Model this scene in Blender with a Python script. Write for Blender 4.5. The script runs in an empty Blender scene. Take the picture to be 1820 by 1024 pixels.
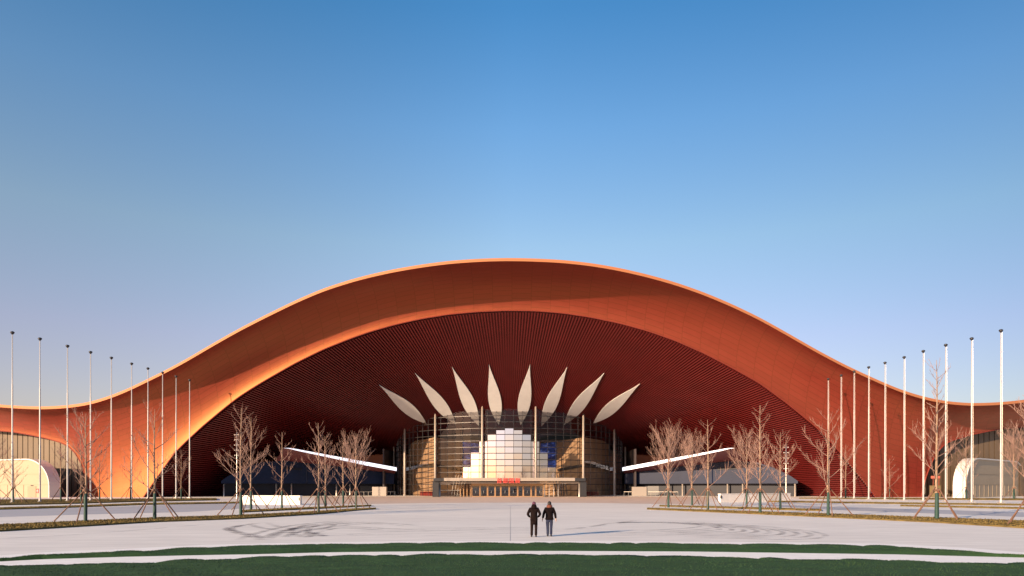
import bpy, bmesh, math, random
import numpy as np
from mathutils import Vector, Matrix
rad = math.radians
random.seed(7)
S = bpy.context.scene
COL = S.collection
# ------------------------------------------------------------------ camera numbers (survey of the photograph)
F, H, HY, CX = 1213.0, 2.5, 865.0, 910.0
def P(px, py, Y): return Vector(((px - CX) * Y / F, Y, H + (HY - py) * Y / F))
def G(px, py, z=0.0):
    Y = (H - z) * F / (py - HY)
    return Vector(((px - CX) * Y / F, Y, z))

# ------------------------------------------------------------------ helpers
def link(o, parent=None):
    COL.objects.link(o)
    if parent is not None: o.parent = parent
    return o
def tag(o, label=None, cat=None, group=None, kind=None):
    if label: o['label'] = label
    if cat: o['category'] = cat
    if group: o['group'] = group
    if kind: o['kind'] = kind
    return o
def thing(name, label, cat, loc=(0, 0, 0), rotz=0.0, group=None):
    o = bpy.data.objects.new(name, None); o.location = loc; o.rotation_euler = (0, 0, rotz)
    link(o); o.empty_display_size = 0.3
    return tag(o, label, cat, group)
class MB:
    def __init__(s): s.v = []; s.f = []; s.uv = None
    def add(s, vs, fs):
        n = len(s.v); s.v += [tuple(p) for p in vs]; s.f += [tuple(i + n for i in f) for f in fs]
    def quad(s, a, b, c, d): s.add([a, b, c, d], [(0, 1, 2, 3)])
    def box(s, lo, hi, M=None):
        x0, y0, z0 = lo; x1, y1, z1 = hi
        vs = [Vector(p) for p in ((x0,y0,z0),(x1,y0,z0),(x1,y1,z0),(x0,y1,z0),(x0,y0,z1),(x1,y0,z1),(x1,y1,z1),(x0,y1,z1))]
        if M is not None: vs = [M @ p for p in vs]
        s.add(vs, [(0,3,2,1),(4,5,6,7),(0,1,5,4),(1,2,6,5),(2,3,7,6),(3,0,4,7)])
    def bar(s, a, b, w, d, up=(0, 0, 1)):
        a = Vector(a); b = Vector(b); t = (b - a); L = t.length
        if L < 1e-6: return
        t /= L; u = Vector(up); x = t.cross(u)
        if x.length < 1e-4: x = t.cross(Vector((1, 0, 0)))
        x.normalize(); y = x.cross(t).normalized()
        vs = []
        for p in (a, b):
            for i, j in ((-1,-1),(1,-1),(1,1),(-1,1)): vs.append(p + x * (w/2*i) + y * (d/2*j))
        s.add(vs, [(0,1,2,3),(7,6,5,4),(0,4,5,1),(1,5,6,2),(2,6,7,3),(3,7,4,0)])
    def tube(s, pts, rs, n=8, cap=True):
        pts = [Vector(p) for p in pts]; k = len(pts)
        if not hasattr(rs, '__len__'): rs = [rs] * k
        n0 = len(s.v); prev = None
        for i, p in enumerate(pts):
            t = (pts[min(i+1, k-1)] - pts[max(i-1, 0)])
            if t.length < 1e-9: t = Vector((0, 0, 1))
            t.normalize()
            if prev is None:
                ref = Vector((0, 1, 0)) if abs(t.z) > .8 else Vector((0, 0, 1))
                x = t.cross(ref).normalized()
            else:
                x = (prev - t * prev.dot(t))
                x = x.normalized() if x.length > 1e-6 else t.orthogonal().normalized()
            prev = x; y = t.cross(x)
            for j in range(n):
                a = 2 * math.pi * j / n
                s.v.append(tuple(p + (x * math.cos(a) + y * math.sin(a)) * rs[i]))
        for i in range(k - 1):
            for j in range(n):
                a = n0 + i*n + j; b = n0 + i*n + (j+1) % n
                s.f.append((a, b, b + n, a + n))
        if cap:
            s.f.append(tuple(n0 + j for j in range(n))[::-1]); s.f.append(tuple(n0 + (k-1)*n + j for j in range(n)))
    def lathe(s, prof, c=(0, 0, 0), n=16):
        s.tube([(c[0], c[1], c[2] + z) for r, z in prof], [r for r, z in prof], n)
    def build(s, name, m, parent=None, smooth=False):
        me = bpy.data.meshes.new(name); me.from_pydata(s.v, [], s.f); me.update()
        if smooth:
            me.polygons.foreach_set('use_smooth', [True] * len(me.polygons))
        me.materials.append(m)
        return link(bpy.data.objects.new(name, me), parent)
def set_uv(o, uvs):
    me = o.data; l = me.uv_layers.new(name='UVMap')
    idx = np.empty(len(me.loops), dtype=np.int32); me.loops.foreach_get('vertex_index', idx)
    l.data.foreach_set('uv', np.asarray(uvs, dtype=np.float32)[idx].ravel())
def bevel(o, w=.03, seg=2):
    b = o.modifiers.new('bevel', 'BEVEL'); b.width = w; b.segments = seg; b.limit_method = 'ANGLE'; return o

# ------------------------------------------------------------------ materials
MATS = {}
def mat(name, col, rough=.6, metal=0.0, noise=0.0, nscale=4.0, bump=0.0, bscale=40.0, emit=None, spec=.5, stretch=(1,1,1), detail=5):
    if name in MATS: return MATS[name]
    m = bpy.data.materials.new(name); m.use_nodes = True; nt = m.node_tree; N = nt.nodes; L = nt.links
    b = N['Principled BSDF']; b.inputs['Base Color'].default_value = (*col, 1)
    b.inputs['Roughness'].default_value = rough; b.inputs['Metallic'].default_value = metal
    b.inputs['Specular IOR Level'].default_value = spec
    if noise or bump:
        tc = N.new('ShaderNodeTexCoord'); mp = N.new('ShaderNodeMapping'); mp.inputs['Scale'].default_value = stretch
        L.new(tc.outputs['Object'], mp.inputs['Vector'])
    if noise:
        n = N.new('ShaderNodeTexNoise'); n.inputs['Scale'].default_value = nscale; n.inputs['Detail'].default_value = detail
        L.new(mp.outputs['Vector'], n.inputs['Vector'])
        mx = N.new('ShaderNodeMix'); mx.data_type = 'RGBA'
        mx.inputs[6].default_value = (*[c * (1 - noise) for c in col], 1); mx.inputs[7].default_value = (*[min(1, c * (1 + noise)) for c in col], 1)
        mr = N.new('ShaderNodeMapRange'); mr.inputs[1].default_value = .3; mr.inputs[2].default_value = .7
        L.new(n.outputs['Fac'], mr.inputs[0]); L.new(mr.outputs[0], mx.inputs[0]); L.new(mx.outputs[2], b.inputs['Base Color'])
    if bump:
        n2 = N.new('ShaderNodeTexNoise'); n2.inputs['Scale'].default_value = bscale; n2.inputs['Detail'].default_value = 4
        L.new(mp.outputs['Vector'], n2.inputs['Vector'])
        bp = N.new('ShaderNodeBump'); bp.inputs['Strength'].default_value = bump; bp.inputs['Distance'].default_value = .05
        L.new(n2.outputs['Fac'], bp.inputs['Height']); L.new(bp.outputs[0], b.inputs['Normal'])
    if emit:
        b.inputs['Emission Color'].default_value = (*emit[0], 1); b.inputs['Emission Strength'].default_value = emit[1]
    MATS[name] = m; return m

def panel_mat(name, col, rough, metal, bw, bh, seam=.5, var=.08, rvar=.06):
    """metal cassettes laid out in the UV map (metres): thin seams, slight tone differences per panel"""
    m = bpy.data.materials.new(name); m.use_nodes = True; nt = m.node_tree; N = nt.nodes; L = nt.links
    b = N['Principled BSDF']; b.inputs['Metallic'].default_value = metal
    uv = N.new('ShaderNodeUVMap'); uv.uv_map = 'UVMap'
    br = N.new('ShaderNodeTexBrick'); br.inputs['Scale'].default_value = 1; br.inputs['Brick Width'].default_value = bw
    br.inputs['Row Height'].default_value = bh; br.inputs['Mortar Size'].default_value = .065; br.offset = .5
    br.inputs['Mortar Smooth'].default_value = .2
    br.inputs['Color1'].default_value = (*[c * (1 - var) for c in col], 1); br.inputs['Color2'].default_value = (*[c * (1 + var) for c in col], 1)
    br.inputs['Mortar'].default_value = (*[c * seam for c in col], 1)
    L.new(uv.outputs[0], br.inputs['Vector'])
    n = N.new('ShaderNodeTexNoise'); n.inputs['Scale'].default_value = .5; n.inputs['Detail'].default_value = 6
    L.new(uv.outputs[0], n.inputs['Vector'])
    mr = N.new('ShaderNodeMapRange'); mr.inputs[3].default_value = .9; mr.inputs[4].default_value = 1.1
    L.new(n.outputs['Fac'], mr.inputs[0])
    mx = N.new('ShaderNodeMix'); mx.data_type = 'RGBA'; mx.blend_type = 'MULTIPLY'; mx.inputs[0].default_value = 1
    L.new(br.outputs['Color'], mx.inputs[6]); L.new(mr.outputs[0], mx.inputs[7]); L.new(mx.outputs[2], b.inputs['Base Color'])
    r2 = N.new('ShaderNodeMapRange'); r2.inputs[3].default_value = rough - rvar; r2.inputs[4].default_value = rough + rvar
    L.new(n.outputs['Fac'], r2.inputs[0]); L.new(r2.outputs[0], b.inputs['Roughness'])
    b.inputs['IOR'].default_value = 1.7; b.inputs['Specular IOR Level'].default_value = 1.0; b.inputs['Specular Tint'].default_value = (1, .50, .16, 1)
    MATS[name] = m; return m

def glass_mat(name, tint, refl_rough, base_refl, trans):
    m = bpy.data.materials.new(name); m.use_nodes = True; nt = m.node_tree; N = nt.nodes; L = nt.links
    N.remove(N['Principled BSDF']); out = N['Material Output']
    t = N.new('ShaderNodeBsdfTransparent'); t.inputs[0].default_value = (*trans, 1)
    g = N.new('ShaderNodeBsdfGlossy'); g.inputs[0].default_value = (*tint, 1); g.inputs['Roughness'].default_value = refl_rough
    lw = N.new('ShaderNodeLayerWeight'); lw.inputs[0].default_value = .5
    pw = N.new('ShaderNodeMath'); pw.operation = 'POWER'; pw.inputs[1].default_value = 5; L.new(lw.outputs['Facing'], pw.inputs[0])
    mr = N.new('ShaderNodeMapRange'); mr.inputs[3].default_value = base_refl; mr.inputs[4].default_value = 1
    L.new(pw.outputs[0], mr.inputs[0])
    mx = N.new('ShaderNodeMixShader'); L.new(mr.outputs[0], mx.inputs[0]); L.new(t.outputs[0], mx.inputs[1]); L.new(g.outputs[0], mx.inputs[2])
    L.new(mx.outputs[0], out.inputs[0]); MATS[name] = m; return m

M_fascia = panel_mat('copper_panels', (.180, .025, .0215), .40, .12, 1.25, 4.2, .62, .06)
M_trim   = mat('copper_trim', (.42, .165, .075), .6, .1, spec=.2)
M_lip    = mat('copper_lip', (.20, .03, .018), .6, .1)
M_slat   = mat('red_slats', (.132, .0125, .0125), .45, .25, noise=.12, nscale=.25)
M_roof   = mat('roof_sheet', (.35, .12, .06), .5, .4)
M_sky_l  = mat('skylight_membrane', (.56, .56, .565), .7, noise=.05, nscale=.6)
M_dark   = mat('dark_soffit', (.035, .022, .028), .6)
M_mull   = mat('mullion_dark', (.035, .032, .035), .4, .5)
M_col    = mat('pale_column', (.33, .285, .25), .4, .15)
M_wood   = mat('wood_lining', (.56, .38, .24), .5, noise=.18, nscale=.8, stretch=(1, 1, .1))
M_blue   = mat('blue_screen', (.012, .03, .16), .25, noise=.8, nscale=.35, emit=((.05, .12, .6), .22))
def streak_screen():
    m = MATS['blue_screen']; nt = m.node_tree; N = nt.nodes; L = nt.links; b = N['Principled BSDF']
    tc = N.new('ShaderNodeTexCoord'); mp = N.new('ShaderNodeMapping'); mp.inputs['Scale'].default_value = (.25, .25, .9); mp.inputs['Rotation'].default_value = (.2, .5, .3)
    n = N.new('ShaderNodeTexNoise'); n.inputs['Scale'].default_value = 1.1; n.inputs['Detail'].default_value = 7; n.inputs['Distortion'].default_value = 1.2
    r = N.new('ShaderNodeValToRGB'); r.color_ramp.elements[0].position = .42; r.color_ramp.elements[0].color = (.006, .012, .07, 1)
    r.color_ramp.elements[1].position = .72; r.color_ramp.elements[1].color = (.25, .33, .75, 1); e = r.color_ramp.elements.new(.55); e.color = (.015, .035, .22, 1)
    L.new(tc.outputs['Object'], mp.inputs[0]); L.new(mp.outputs[0], n.inputs['Vector']); L.new(n.outputs['Fac'], r.inputs[0]); L.new(r.outputs[0], b.inputs['Emission Color'])
    b.inputs['Emission Strength'].default_value = .3
streak_screen()
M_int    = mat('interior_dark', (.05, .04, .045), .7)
M_metal  = mat('brushed_metal', (.62, .57, .52), .35, .7)
M_canopy = mat('canopy_fascia', (.36, .315, .275), .4, .3)
M_frame  = mat('bronze_frame', (.50, .30, .16), .4, .5)
M_red    = mat('red_letters', (.55, .05, .04), .5, emit=((1, .08, .06), .12))
M_clear  = glass_mat('clear_glass', (.9, .93, 1), .01, .022, (.68, .66, .65))
M_skyrefl   = glass_mat('sky_reflection_glass', (.90, .86, 1.0), .03, .80, (.55, .57, .6))  # mirror-like panes standing in for the sky's reflection in the lobby glass
M_dglass = glass_mat('door_glass', (.9, .95, 1), .02, .10, (.25, .28, .3))
M_slate  = mat('slate_cladding', (.008, .016, .048), .45, .0, spec=.15, noise=.12, nscale=.35)
M_slate2 = mat('slate_recess', (.010, .013, .025), .45, .0, spec=.2, noise=.1, nscale=.6)
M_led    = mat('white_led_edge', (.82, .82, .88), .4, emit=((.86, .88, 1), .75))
M_soff   = mat('wine_soffit', (.16, .045, .05), .5)
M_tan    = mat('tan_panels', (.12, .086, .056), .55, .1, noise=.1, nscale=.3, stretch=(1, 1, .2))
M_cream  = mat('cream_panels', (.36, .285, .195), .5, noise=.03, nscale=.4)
M_pale   = mat('pale_shell', (.62, .60, .58), .4, noise=.03, nscale=.5)
M_white  = mat('white_paint', (.44, .425, .42), .4, .1)
M_darkm  = mat('dark_metal', (.05, .05, .055), .4, .6)
M_conc   = mat('white_concrete', (.72, .67, .63), .7, noise=.08, nscale=2, bump=.15)
M_bark   = mat('tan_bark', (.26, .175, .12), .8, noise=.25, nscale=9, stretch=(1, 1, .3))
M_twig   = mat('twig_bark', (.23, .14, .115), .8, noise=.25, nscale=1.5)
M_wrap   = mat('green_wrap', (.014, .05, .042), .7, noise=.3, nscale=14)
M_stake  = mat('timber_stake', (.15, .08, .055), .8, noise=.25, nscale=6)
M_lawn   = mat('green_lawn', (.026, .066, .024), .9, noise=.22, nscale=1.6, bump=.35, bscale=30, spec=.2, stretch=(.35, 1.6, 1))
M_blade  = mat('grass_blade', (.032, .075, .028), .8, noise=.25, nscale=.9, spec=.2)
M_dry    = mat('dry_grass', (.125, .092, .036), .95, noise=.4, nscale=1.2, bump=.6, bscale=18, spec=.1)
M_dryb   = mat('dry_blade', (.15, .112, .042), .9, noise=.4, nscale=.8, spec=.1)

def ground_mat():
    m = bpy.data.materials.new('pink_grey_paving'); m.use_nodes = True; nt = m.node_tree; N = nt.nodes; L = nt.links
    b = N['Principled BSDF']; b.inputs['Roughness'].default_value = .75; b.inputs['Specular IOR Level'].default_value = .3
    tc = N.new('ShaderNodeTexCoord')
    def noise(sc, st, det=5):
        mp = N.new('ShaderNodeMapping'); mp.inputs['Scale'].default_value = st; L.new(tc.outputs['Object'], mp.inputs[0])
        n = N.new('ShaderNodeTexNoise'); n.inputs['Scale'].default_value = sc; n.inputs['Detail'].default_value = det
        L.new(mp.outputs[0], n.inputs['Vector']); return n.outputs['Fac']
    a = noise(.09, (.5, 1.2, 1)); c = noise(1.3, (.25, 1, 1), 6); d = noise(30, (1, 1, 1), 3)
    r1 = N.new('ShaderNodeValToRGB'); r1.color_ramp.elements[0].position = .3; r1.color_ramp.elements[1].position = .7
    r1.color_ramp.elements[0].color = (.72, .685, .645, 1); r1.color_ramp.elements[1].color = (.80, .765, .72, 1)
    L.new(a, r1.inputs[0])
    def mul(x, f, lo, hi):
        mr = N.new('ShaderNodeMapRange'); mr.inputs[1].default_value = .3; mr.inputs[2].default_value = .7
        mr.inputs[3].default_value = lo; mr.inputs[4].default_value = hi; L.new(f, mr.inputs[0])
        mx = N.new('ShaderNodeMix'); mx.data_type = 'RGBA'; mx.blend_type = 'MULTIPLY'; mx.inputs[0].default_value = 1
        L.new(x, mx.inputs[6]); L.new(mr.outputs[0], mx.inputs[7]); return mx.outputs[2]
    x = mul(r1.outputs[0], c, .90, 1.05); x = mul(x, d, .92, 1.06)
    L.new(x, b.inputs['Base Color'])
    bp = N.new('ShaderNodeBump'); bp.inputs['Strength'].default_value = .15; bp.inputs['Distance'].default_value = .01
    L.new(d, bp.inputs['Height']); L.new(bp.outputs[0], b.inputs['Normal'])
    return m
M_pave = ground_mat()
M_apron = mat('warm_apron', (.60, .47, .39), .7, noise=.08, nscale=.6)  # apron ground, warmer in tone than the plaza
M_road  = mat('grey_road', (.40, .40, .43), .75, noise=.06, nscale=.5, stretch=(.3, 1, 1))
M_kerb  = mat('pale_kerb', (.88, .855, .82), .7, noise=.05, nscale=2)
def marks_mat():
    m = bpy.data.materials.new('tyre_and_streak_film'); m.use_nodes = True; nt = m.node_tree; N = nt.nodes; L = nt.links
    b = N['Principled BSDF']; b.inputs['Base Color'].default_value = (.16, .145, .155, 1); b.inputs['Roughness'].default_value = .8
    tc = N.new('ShaderNodeTexCoord'); n = N.new('ShaderNodeTexNoise'); n.inputs['Scale'].default_value = .8; n.inputs['Detail'].default_value = 6
    L.new(tc.outputs['Object'], n.inputs['Vector'])
    uv = N.new('ShaderNodeUVMap'); uv.uv_map = 'UVMap'; sx = N.new('ShaderNodeSeparateXYZ'); L.new(uv.outputs[0], sx.inputs[0])
    mr = N.new('ShaderNodeMapRange'); mr.inputs[1].default_value = .32; mr.inputs[2].default_value = .68; mr.inputs[3].default_value = 0; mr.inputs[4].default_value = .6
    L.new(n.outputs['Fac'], mr.inputs[0])
    mu = N.new('ShaderNodeMath'); mu.operation = 'MULTIPLY'; L.new(mr.outputs[0], mu.inputs[0]); L.new(sx.outputs[1], mu.inputs[1])
    L.new(mu.outputs[0], b.inputs['Alpha']); return m
M_marks = marks_mat()

# ------------------------------------------------------------------ world, sun, camera
SUN_EL, SUN_AZ = 14.0, 46.0           # azimuth: degrees to the left of "straight behind the camera"
sv = Vector((-math.sin(rad(SUN_AZ)) * math.cos(rad(SUN_EL)), -math.cos(rad(SUN_AZ)) * math.cos(rad(SUN_EL)), math.sin(rad(SUN_EL))))
W = bpy.data.worlds.new('World'); S.world = W; W.use_nodes = True
wn = W.node_tree.nodes; wl = W.node_tree.links
sky = wn.new('ShaderNodeTexSky'); sky.sky_type = 'NISHITA'; sky.sun_disc = False
sky.sun_elevation = rad(SUN_EL); sky.sun_rotation = math.atan2(sv.x, sv.y)
sky.air_density = 1.0; sky.dust_density = .6; sky.ozone_density = 1.6; sky.altitude = 50
tint = wn.new('ShaderNodeMix'); tint.data_type = 'RGBA'; tint.blend_type = 'MULTIPLY'; tint.inputs[0].default_value = 1
tcw = wn.new('ShaderNodeTexCoord'); sxw = wn.new('ShaderNodeSeparateXYZ'); rw = wn.new('ShaderNodeValToRGB')
wl.new(tcw.outputs['Generated'], sxw.inputs[0]); wl.new(sxw.outputs[2], rw.inputs[0])
for i, (p_, c_) in enumerate(((0, (.50, .38, .36)), (.20, (.63, .49, .52)), (.33, (.605, .60, .573)), (.463, (.41, .575, .66)), (.575, (.22, .49, .64)), (1, (.12, .42, .60)))):
    e_ = rw.color_ramp.elements[0] if i == 0 else (rw.color_ramp.elements[-1] if i == 5 else rw.color_ramp.elements.new(p_))
    e_.position = p_; e_.color = (*c_, 1)
rx = wn.new('ShaderNodeValToRGB'); rx.color_ramp.elements[0].position = .2; rx.color_ramp.elements[1].position = .8
rx.color_ramp.elements[0].color = (.70, .655, .64, 1); rx.color_ramp.elements[1].color = (.43, .47, .50, 1); em_ = rx.color_ramp.elements.new(.5); em_.color = (.79, .785, .79, 1)
hx = wn.new('ShaderNodeMath'); hx.operation = 'MULTIPLY_ADD'; hx.inputs[1].default_value = .5; hx.inputs[2].default_value = .5
wl.new(sxw.outputs[0], hx.inputs[0]); wl.new(hx.outputs[0], rx.inputs[0])
t2 = wn.new('ShaderNodeMix'); t2.data_type = 'RGBA'; t2.blend_type = 'MULTIPLY'; t2.inputs[0].default_value = 1
wl.new(rw.outputs[0], t2.inputs[6]); wl.new(rx.outputs[0], t2.inputs[7]); sc_ = wn.new('ShaderNodeVectorMath'); sc_.operation = 'SCALE'; sc_.inputs[3].default_value = 1.72; wl.new(t2.outputs[2], sc_.inputs[0]); wl.new(sc_.outputs[0], tint.inputs[7])
wl.new(sky.outputs[0], tint.inputs[6]); wl.new(tint.outputs[2], wn['Background'].inputs[0]); wn['Background'].inputs[1].default_value = .15
sun = bpy.data.lights.new('sun', 'SUN'); sun.energy = 5.0; sun.angle = rad(.5); sun.color = (1, .72, .46)
so = link(bpy.data.objects.new('sun', sun)); so.rotation_euler = sv.to_track_quat('Z', 'Y').to_euler(); so.location = (-60, -40, 80)
cam = bpy.data.cameras.new('camera'); cam.sensor_width = 36; cam.lens = F / 1820 * 36; cam.shift_y = (HY - 512) / 1820
cam.clip_end = 5000; cam.clip_start = .1
co = link(bpy.data.objects.new('camera', cam)); co.location = (0, 0, H); co.rotation_euler = (rad(90), 0, 0); S.camera = co
S.view_settings.view_transform = 'Standard'; S.view_settings.look = 'None'; S.view_settings.gamma = 1; S.view_settings.exposure = .95

# ------------------------------------------------------------------ the exhibition hall: traced curves in world metres
X0 = -.7
def D(x): return 150 + .0014 * x * x
def OV(x): return 8.5 + 4.5 * math.exp(-(x / 48.0) ** 2)
def YE(x): return D(x) - OV(x)
def to_world(px, py, depth):
    x = 0.0
    for _ in range(40):
        Y = depth(x); x = (px - CX) * Y / F
    return Vector((x, depth(x), H + (HY - py) * depth(x) / F))
def smooth_curve(pts, step=1.0, sig=10):
    pts = np.array(pts, float); d = np.r_[0, np.cumsum(np.hypot(*np.diff(pts, axis=0).T))]
    s = np.arange(0, d[-1], step); q = np.stack([np.interp(s, d, pts[:, 0]), np.interp(s, d, pts[:, 1])], 1)
    q = np.vstack([q, pts[-1]]); n = int(sig * 3 / step)
    pad = np.vstack([2 * q[0] - q[n:0:-1], q, 2 * q[-1] - q[-2:-n-2:-1]])
    k = np.exp(-.5 * (np.arange(-n, n + 1) * step / sig) ** 2); k /= k.sum()
    out = np.stack([np.convolve(pad[:, i], k, 'valid') for i in (0, 1)], 1)
    out[0] = pts[0]; out[-1] = pts[-1]; return out
eave_px = [(-330,662),(-200,684),(-100,705),(-40,715),(0,719.5),(50,722.5),(72,723),(100,722),(118,721),(160,715),(198,703),(232,689),(262,674),(289,661),(325,642),(375,612.5),(425,584),(475,558.5),(525,534),(575,512.5),(625,496.5),(655,488.5),(700,478.5),(750,470),(800,463.5),(850,460),(900,458.5),(950,459.5),(1000,462),(1050,467.5),(1100,476),(1150,487.5),(1200,501.5),(1250,519),(1300,540),(1350,564),(1400,592),(1450,621),(1500,647.5),(1550,671),(1600,692.5),(1642,705.5),(1682,713.5),(1727,717),(1780,715),(1820,711),(1860,705),(1920,695),(2020,676),(2150,656)]
arch_px = [(255,884.3),(275,855),(312,803),(337,779),(362,756),(400,724.5),(425,705),(455,686),(475,674),(525,645.5),(575,621),(625,601),(655,590.5),(700,577.5),(750,566.5),(800,558.5),(850,554),(900,552),(950,552.5),(1000,556.5),(1050,564),(1100,574.5),(1150,588),(1200,605.5),(1250,627.5),(1300,653),(1350,681),(1400,717.5),(1450,758.5),(1467,774.5),(1490,800),(1515,830),(1540,860),(1557,884.3)]
sideL_px = [(-320,884),(-312,850),(-290,815),(-250,790),(-200,775),(-150,767),(-90,763),(-40,763),(0,766),(25,768),(50,772.5),(75,777.5),(100,784),(120,792),(132,803),(145,825),(152,850),(159,882.8)]
sideR_px = [(1637,882.8),(1645,850),(1655,823),(1665,806),(1674,794),(1687,785),(1715,776),(1740,770),(1777,762.5),(1820,759),(1880,757),(1940,759),(2000,767),(2060,784),(2095,815),(2110,850),(2118,884)]
eave_w = [to_world(a, b, YE) for a, b in smooth_curve(eave_px, 2, 16)]
arch_w = [to_world(a, b, D) for a, b in smooth_curve(arch_px, 1, 9)]
sideL_w = [to_world(a, b, D) for a, b in smooth_curve(sideL_px, 1.5, 5)]
sideR_w = [to_world(a, b, D) for a, b in smooth_curve(sideR_px, 1.5, 5)]
for c in (arch_w, sideL_w, sideR_w): c[0].z = 0; c[-1].z = 0
for c in (eave_w, arch_w, sideL_w, sideR_w): c.sort(key=lambda p: p.x)
def fz(c):
    xs = np.array([p.x for p in c]); zs = np.array([p.z for p in c]); return lambda x: float(np.interp(x, xs, zs))
ZT = fz(eave_w); zA = fz(arch_w); zL = fz(sideL_w); zR = fz(sideR_w)
XM = 186.0
def ZB(x):
    for c, f in ((arch_w, zA), (sideL_w, zL), (sideR_w, zR)):
        if c[0].x <= x <= c[-1].x: return max(0.0, f(x))
    return 0.0
xs = set(np.linspace(-XM, XM, 620).round(3).tolist())
for c in (arch_w, sideL_w, sideR_w):
    for p in c[::2] + [c[-1]]: xs.add(round(p.x, 3))
xs = sorted(xs)
LIP = .62
def profile(x, n1=6, n2=16):
    zt = ZT(x) - LIP; zb = ZB(x); h = zt - zb; ov = OV(x); hc = min(h, 19.0); d = D(x); out = []
    if h - hc > .01:
        for i in range(n1): out.append((d, zb + (h - hc) * i / n1))
    else:
        for i in range(n1): out.append((d, zb))
    for i in range(n2 + 1):
        a = math.pi / 2 * i / n2
        out.append((d - ov * (1 - math.cos(a)), zt - hc + hc * math.sin(a)))
    return out

hall = thing('exhibition_hall', 'huge copper red exhibition hall with swooping arched roof and round glass lobby', 'building', (0, 150, 0))
HL = Matrix.Translation((0, -150, 0))
def hpart(mb, name, m, parent=hall, smooth=False):
    o = mb.build(name, m, parent, smooth)
    if parent is hall: o.matrix_parent_inverse = HL
    return o
# facade shell
b = MB(); uv = []; rows = 23
for x in xs:
    pr = profile(x); s = 0
    pts = [(x, y, z) for y, z in pr]
    L_ = [0.0]
    for i in range(len(pr) - 1, 0, -1): L_.append(L_[-1] + math.hypot(pr[i][0] - pr[i-1][0], pr[i][1] - pr[i-1][1]))
    L_ = L_[::-1]
    for p, l in zip(pts, L_): b.v.append(p); uv.append((l, x))     # long side of a cassette runs down the profile
for i in range(len(xs) - 1):
    for j in range(rows - 1):
        a = i * rows + j; q = [a, a + rows, a + rows + 1, a + 1]
        if (Vector(b.v[a]) - Vector(b.v[a+1])).length < 1e-5 and (Vector(b.v[a+rows]) - Vector(b.v[a+rows+1])).length < 1e-5: continue
        b.f.append(tuple(q))
o = hpart(b, 'facade_panels', M_fascia, smooth=True); set_uv(o, [(u[0] , u[1]) for u in uv])
# swap so that the long side follows the profile
# eave edge and roof sheet
b = MB(); r = MB()
n0 = 0
for x in xs:
    zt = ZT(x); y = YE(x)
    b.v += [(x, y + .02, zt - LIP - .02), (x, y - .12, zt - LIP - .02), (x, y - .02, zt), (x, y + .6, zt + .05)]
    r.v += [(x, y + .6, zt + .05), (x, y + 14, zt + .2), (x, y + 40, zt - 4), (x, y + 85, zt - 12)]
for i in range(len(xs) - 1):
    for j in range(3):
        a = i * 4 + j; b.f.append((a, a + 4, a + 5, a + 1)); r.f.append((a, a + 4, a + 5, a + 1))
hpart(b, 'eave_edge', M_trim); hpart(r, 'roof', M_roof, smooth=True)
# arch lips
for c in (arch_w, sideL_w, sideR_w):
    b = MB(); b.tube([p + Vector((0, -.05, 0)) for p in c[::3] + [c[-1]]], .13, 6); hpart(b, 'arch_edge', M_lip)

# reveal that closes the joint between facade edge and ceiling
b = MB(); pts_ = arch_w[::3] + [arch_w[-1]]
for i, p in enumerate(pts_):
    t = (pts_[min(i+1, len(pts_)-1)] - pts_[max(i-1, 0)]); n_ = Vector((-t.z, 0, t.x)).normalized()      # outwards
    b.v += [tuple(p + Vector((0, .0, 0)) - n_ * .03), tuple(p + Vector((0, .5, 0)) + n_ * .05), tuple(p + Vector((0, 2.5, 0)) + n_ * 1.2)]
for i in range(len(pts_) - 1):
    for j in (0, 1): a = i * 3 + j; b.f.append((a, a + 3, a + 4, a + 1))
hpart(b, 'arch_reveal', M_lip)
# ceiling funnel of slats
CI = (905.0, 872.0)
def proj(p): return (CX + F * p.x / p.y, HY - F * (p.z - H) / p.y)
lip = [Vector(p) for p in arch_w]
lipd = [0.0]
for i in range(1, len(lip)): lipd.append(lipd[-1] + (lip[i] - lip[i-1]).length)
lipd = np.array(lipd); lx = np.array([p.x for p in lip]); lz = np.array([p.z for p in lip])
def lip_at(s):
    x = float(np.interp(s, lipd, lx)); z = float(np.interp(s, lipd, lz)); return Vector((x, D(x) + .12, z))
TOT = lipd[-1]
def apex(A):
    a, c = proj(A); d = math.hypot(a - CI[0], c - CI[1]); sn = max((CI[1] - c) / d, .13)
    return Vector((X0, 150 + 46 / sn ** .9, 1.4))
DC = Vector((X0, 205.5, 0)); DR = 33.5
def rdrum(p): return math.hypot(p.x - DC.x, p.y - DC.y)
def u_at_radius(A, C, r):
    lo, hi = 0.0, .98; pts = [A + (C - A) * (i / 60) for i in range(60)]
    prev = 0
    for i, p in enumerate(pts):
        if rdrum(p) < r and p.y < 206:
            lo, hi = (i - 1) / 60, i / 60
            for _ in range(24):
                m = (lo + hi) / 2
                if rdrum(A + (C - A) * m) < r: hi = m
                else: lo = m
            return hi
    return None
def frame_at(s):
    A = lip_at(s); C = apex(A); T = (lip_at(min(TOT, s + .3)) - lip_at(max(0, s - .3))).normalized(); g = (C - A).normalized()
    N = g.cross(T).normalized()
    if N.dot(Vector((X0, A.y, 1.4)) - A) < 0: N = -N
    return A, C, T, N
def perp(s):
    A, C, T, N = frame_at(s); return max(.2, T.cross((C - A).normalized()).length)
stations = []; s_ = .2
while s_ < TOT - .2:
    w_ = .66 / perp(s_); stations.append((s_ + w_ / 2, w_)); s_ += w_
NS = len(stations)
b = MB(); cl = MB(); us = [.0, .06, .12, .2, .28, .36, .44, .52, .6, .68, .76, .84, .92, 1.0]; K = len(us)
ring = []
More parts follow.
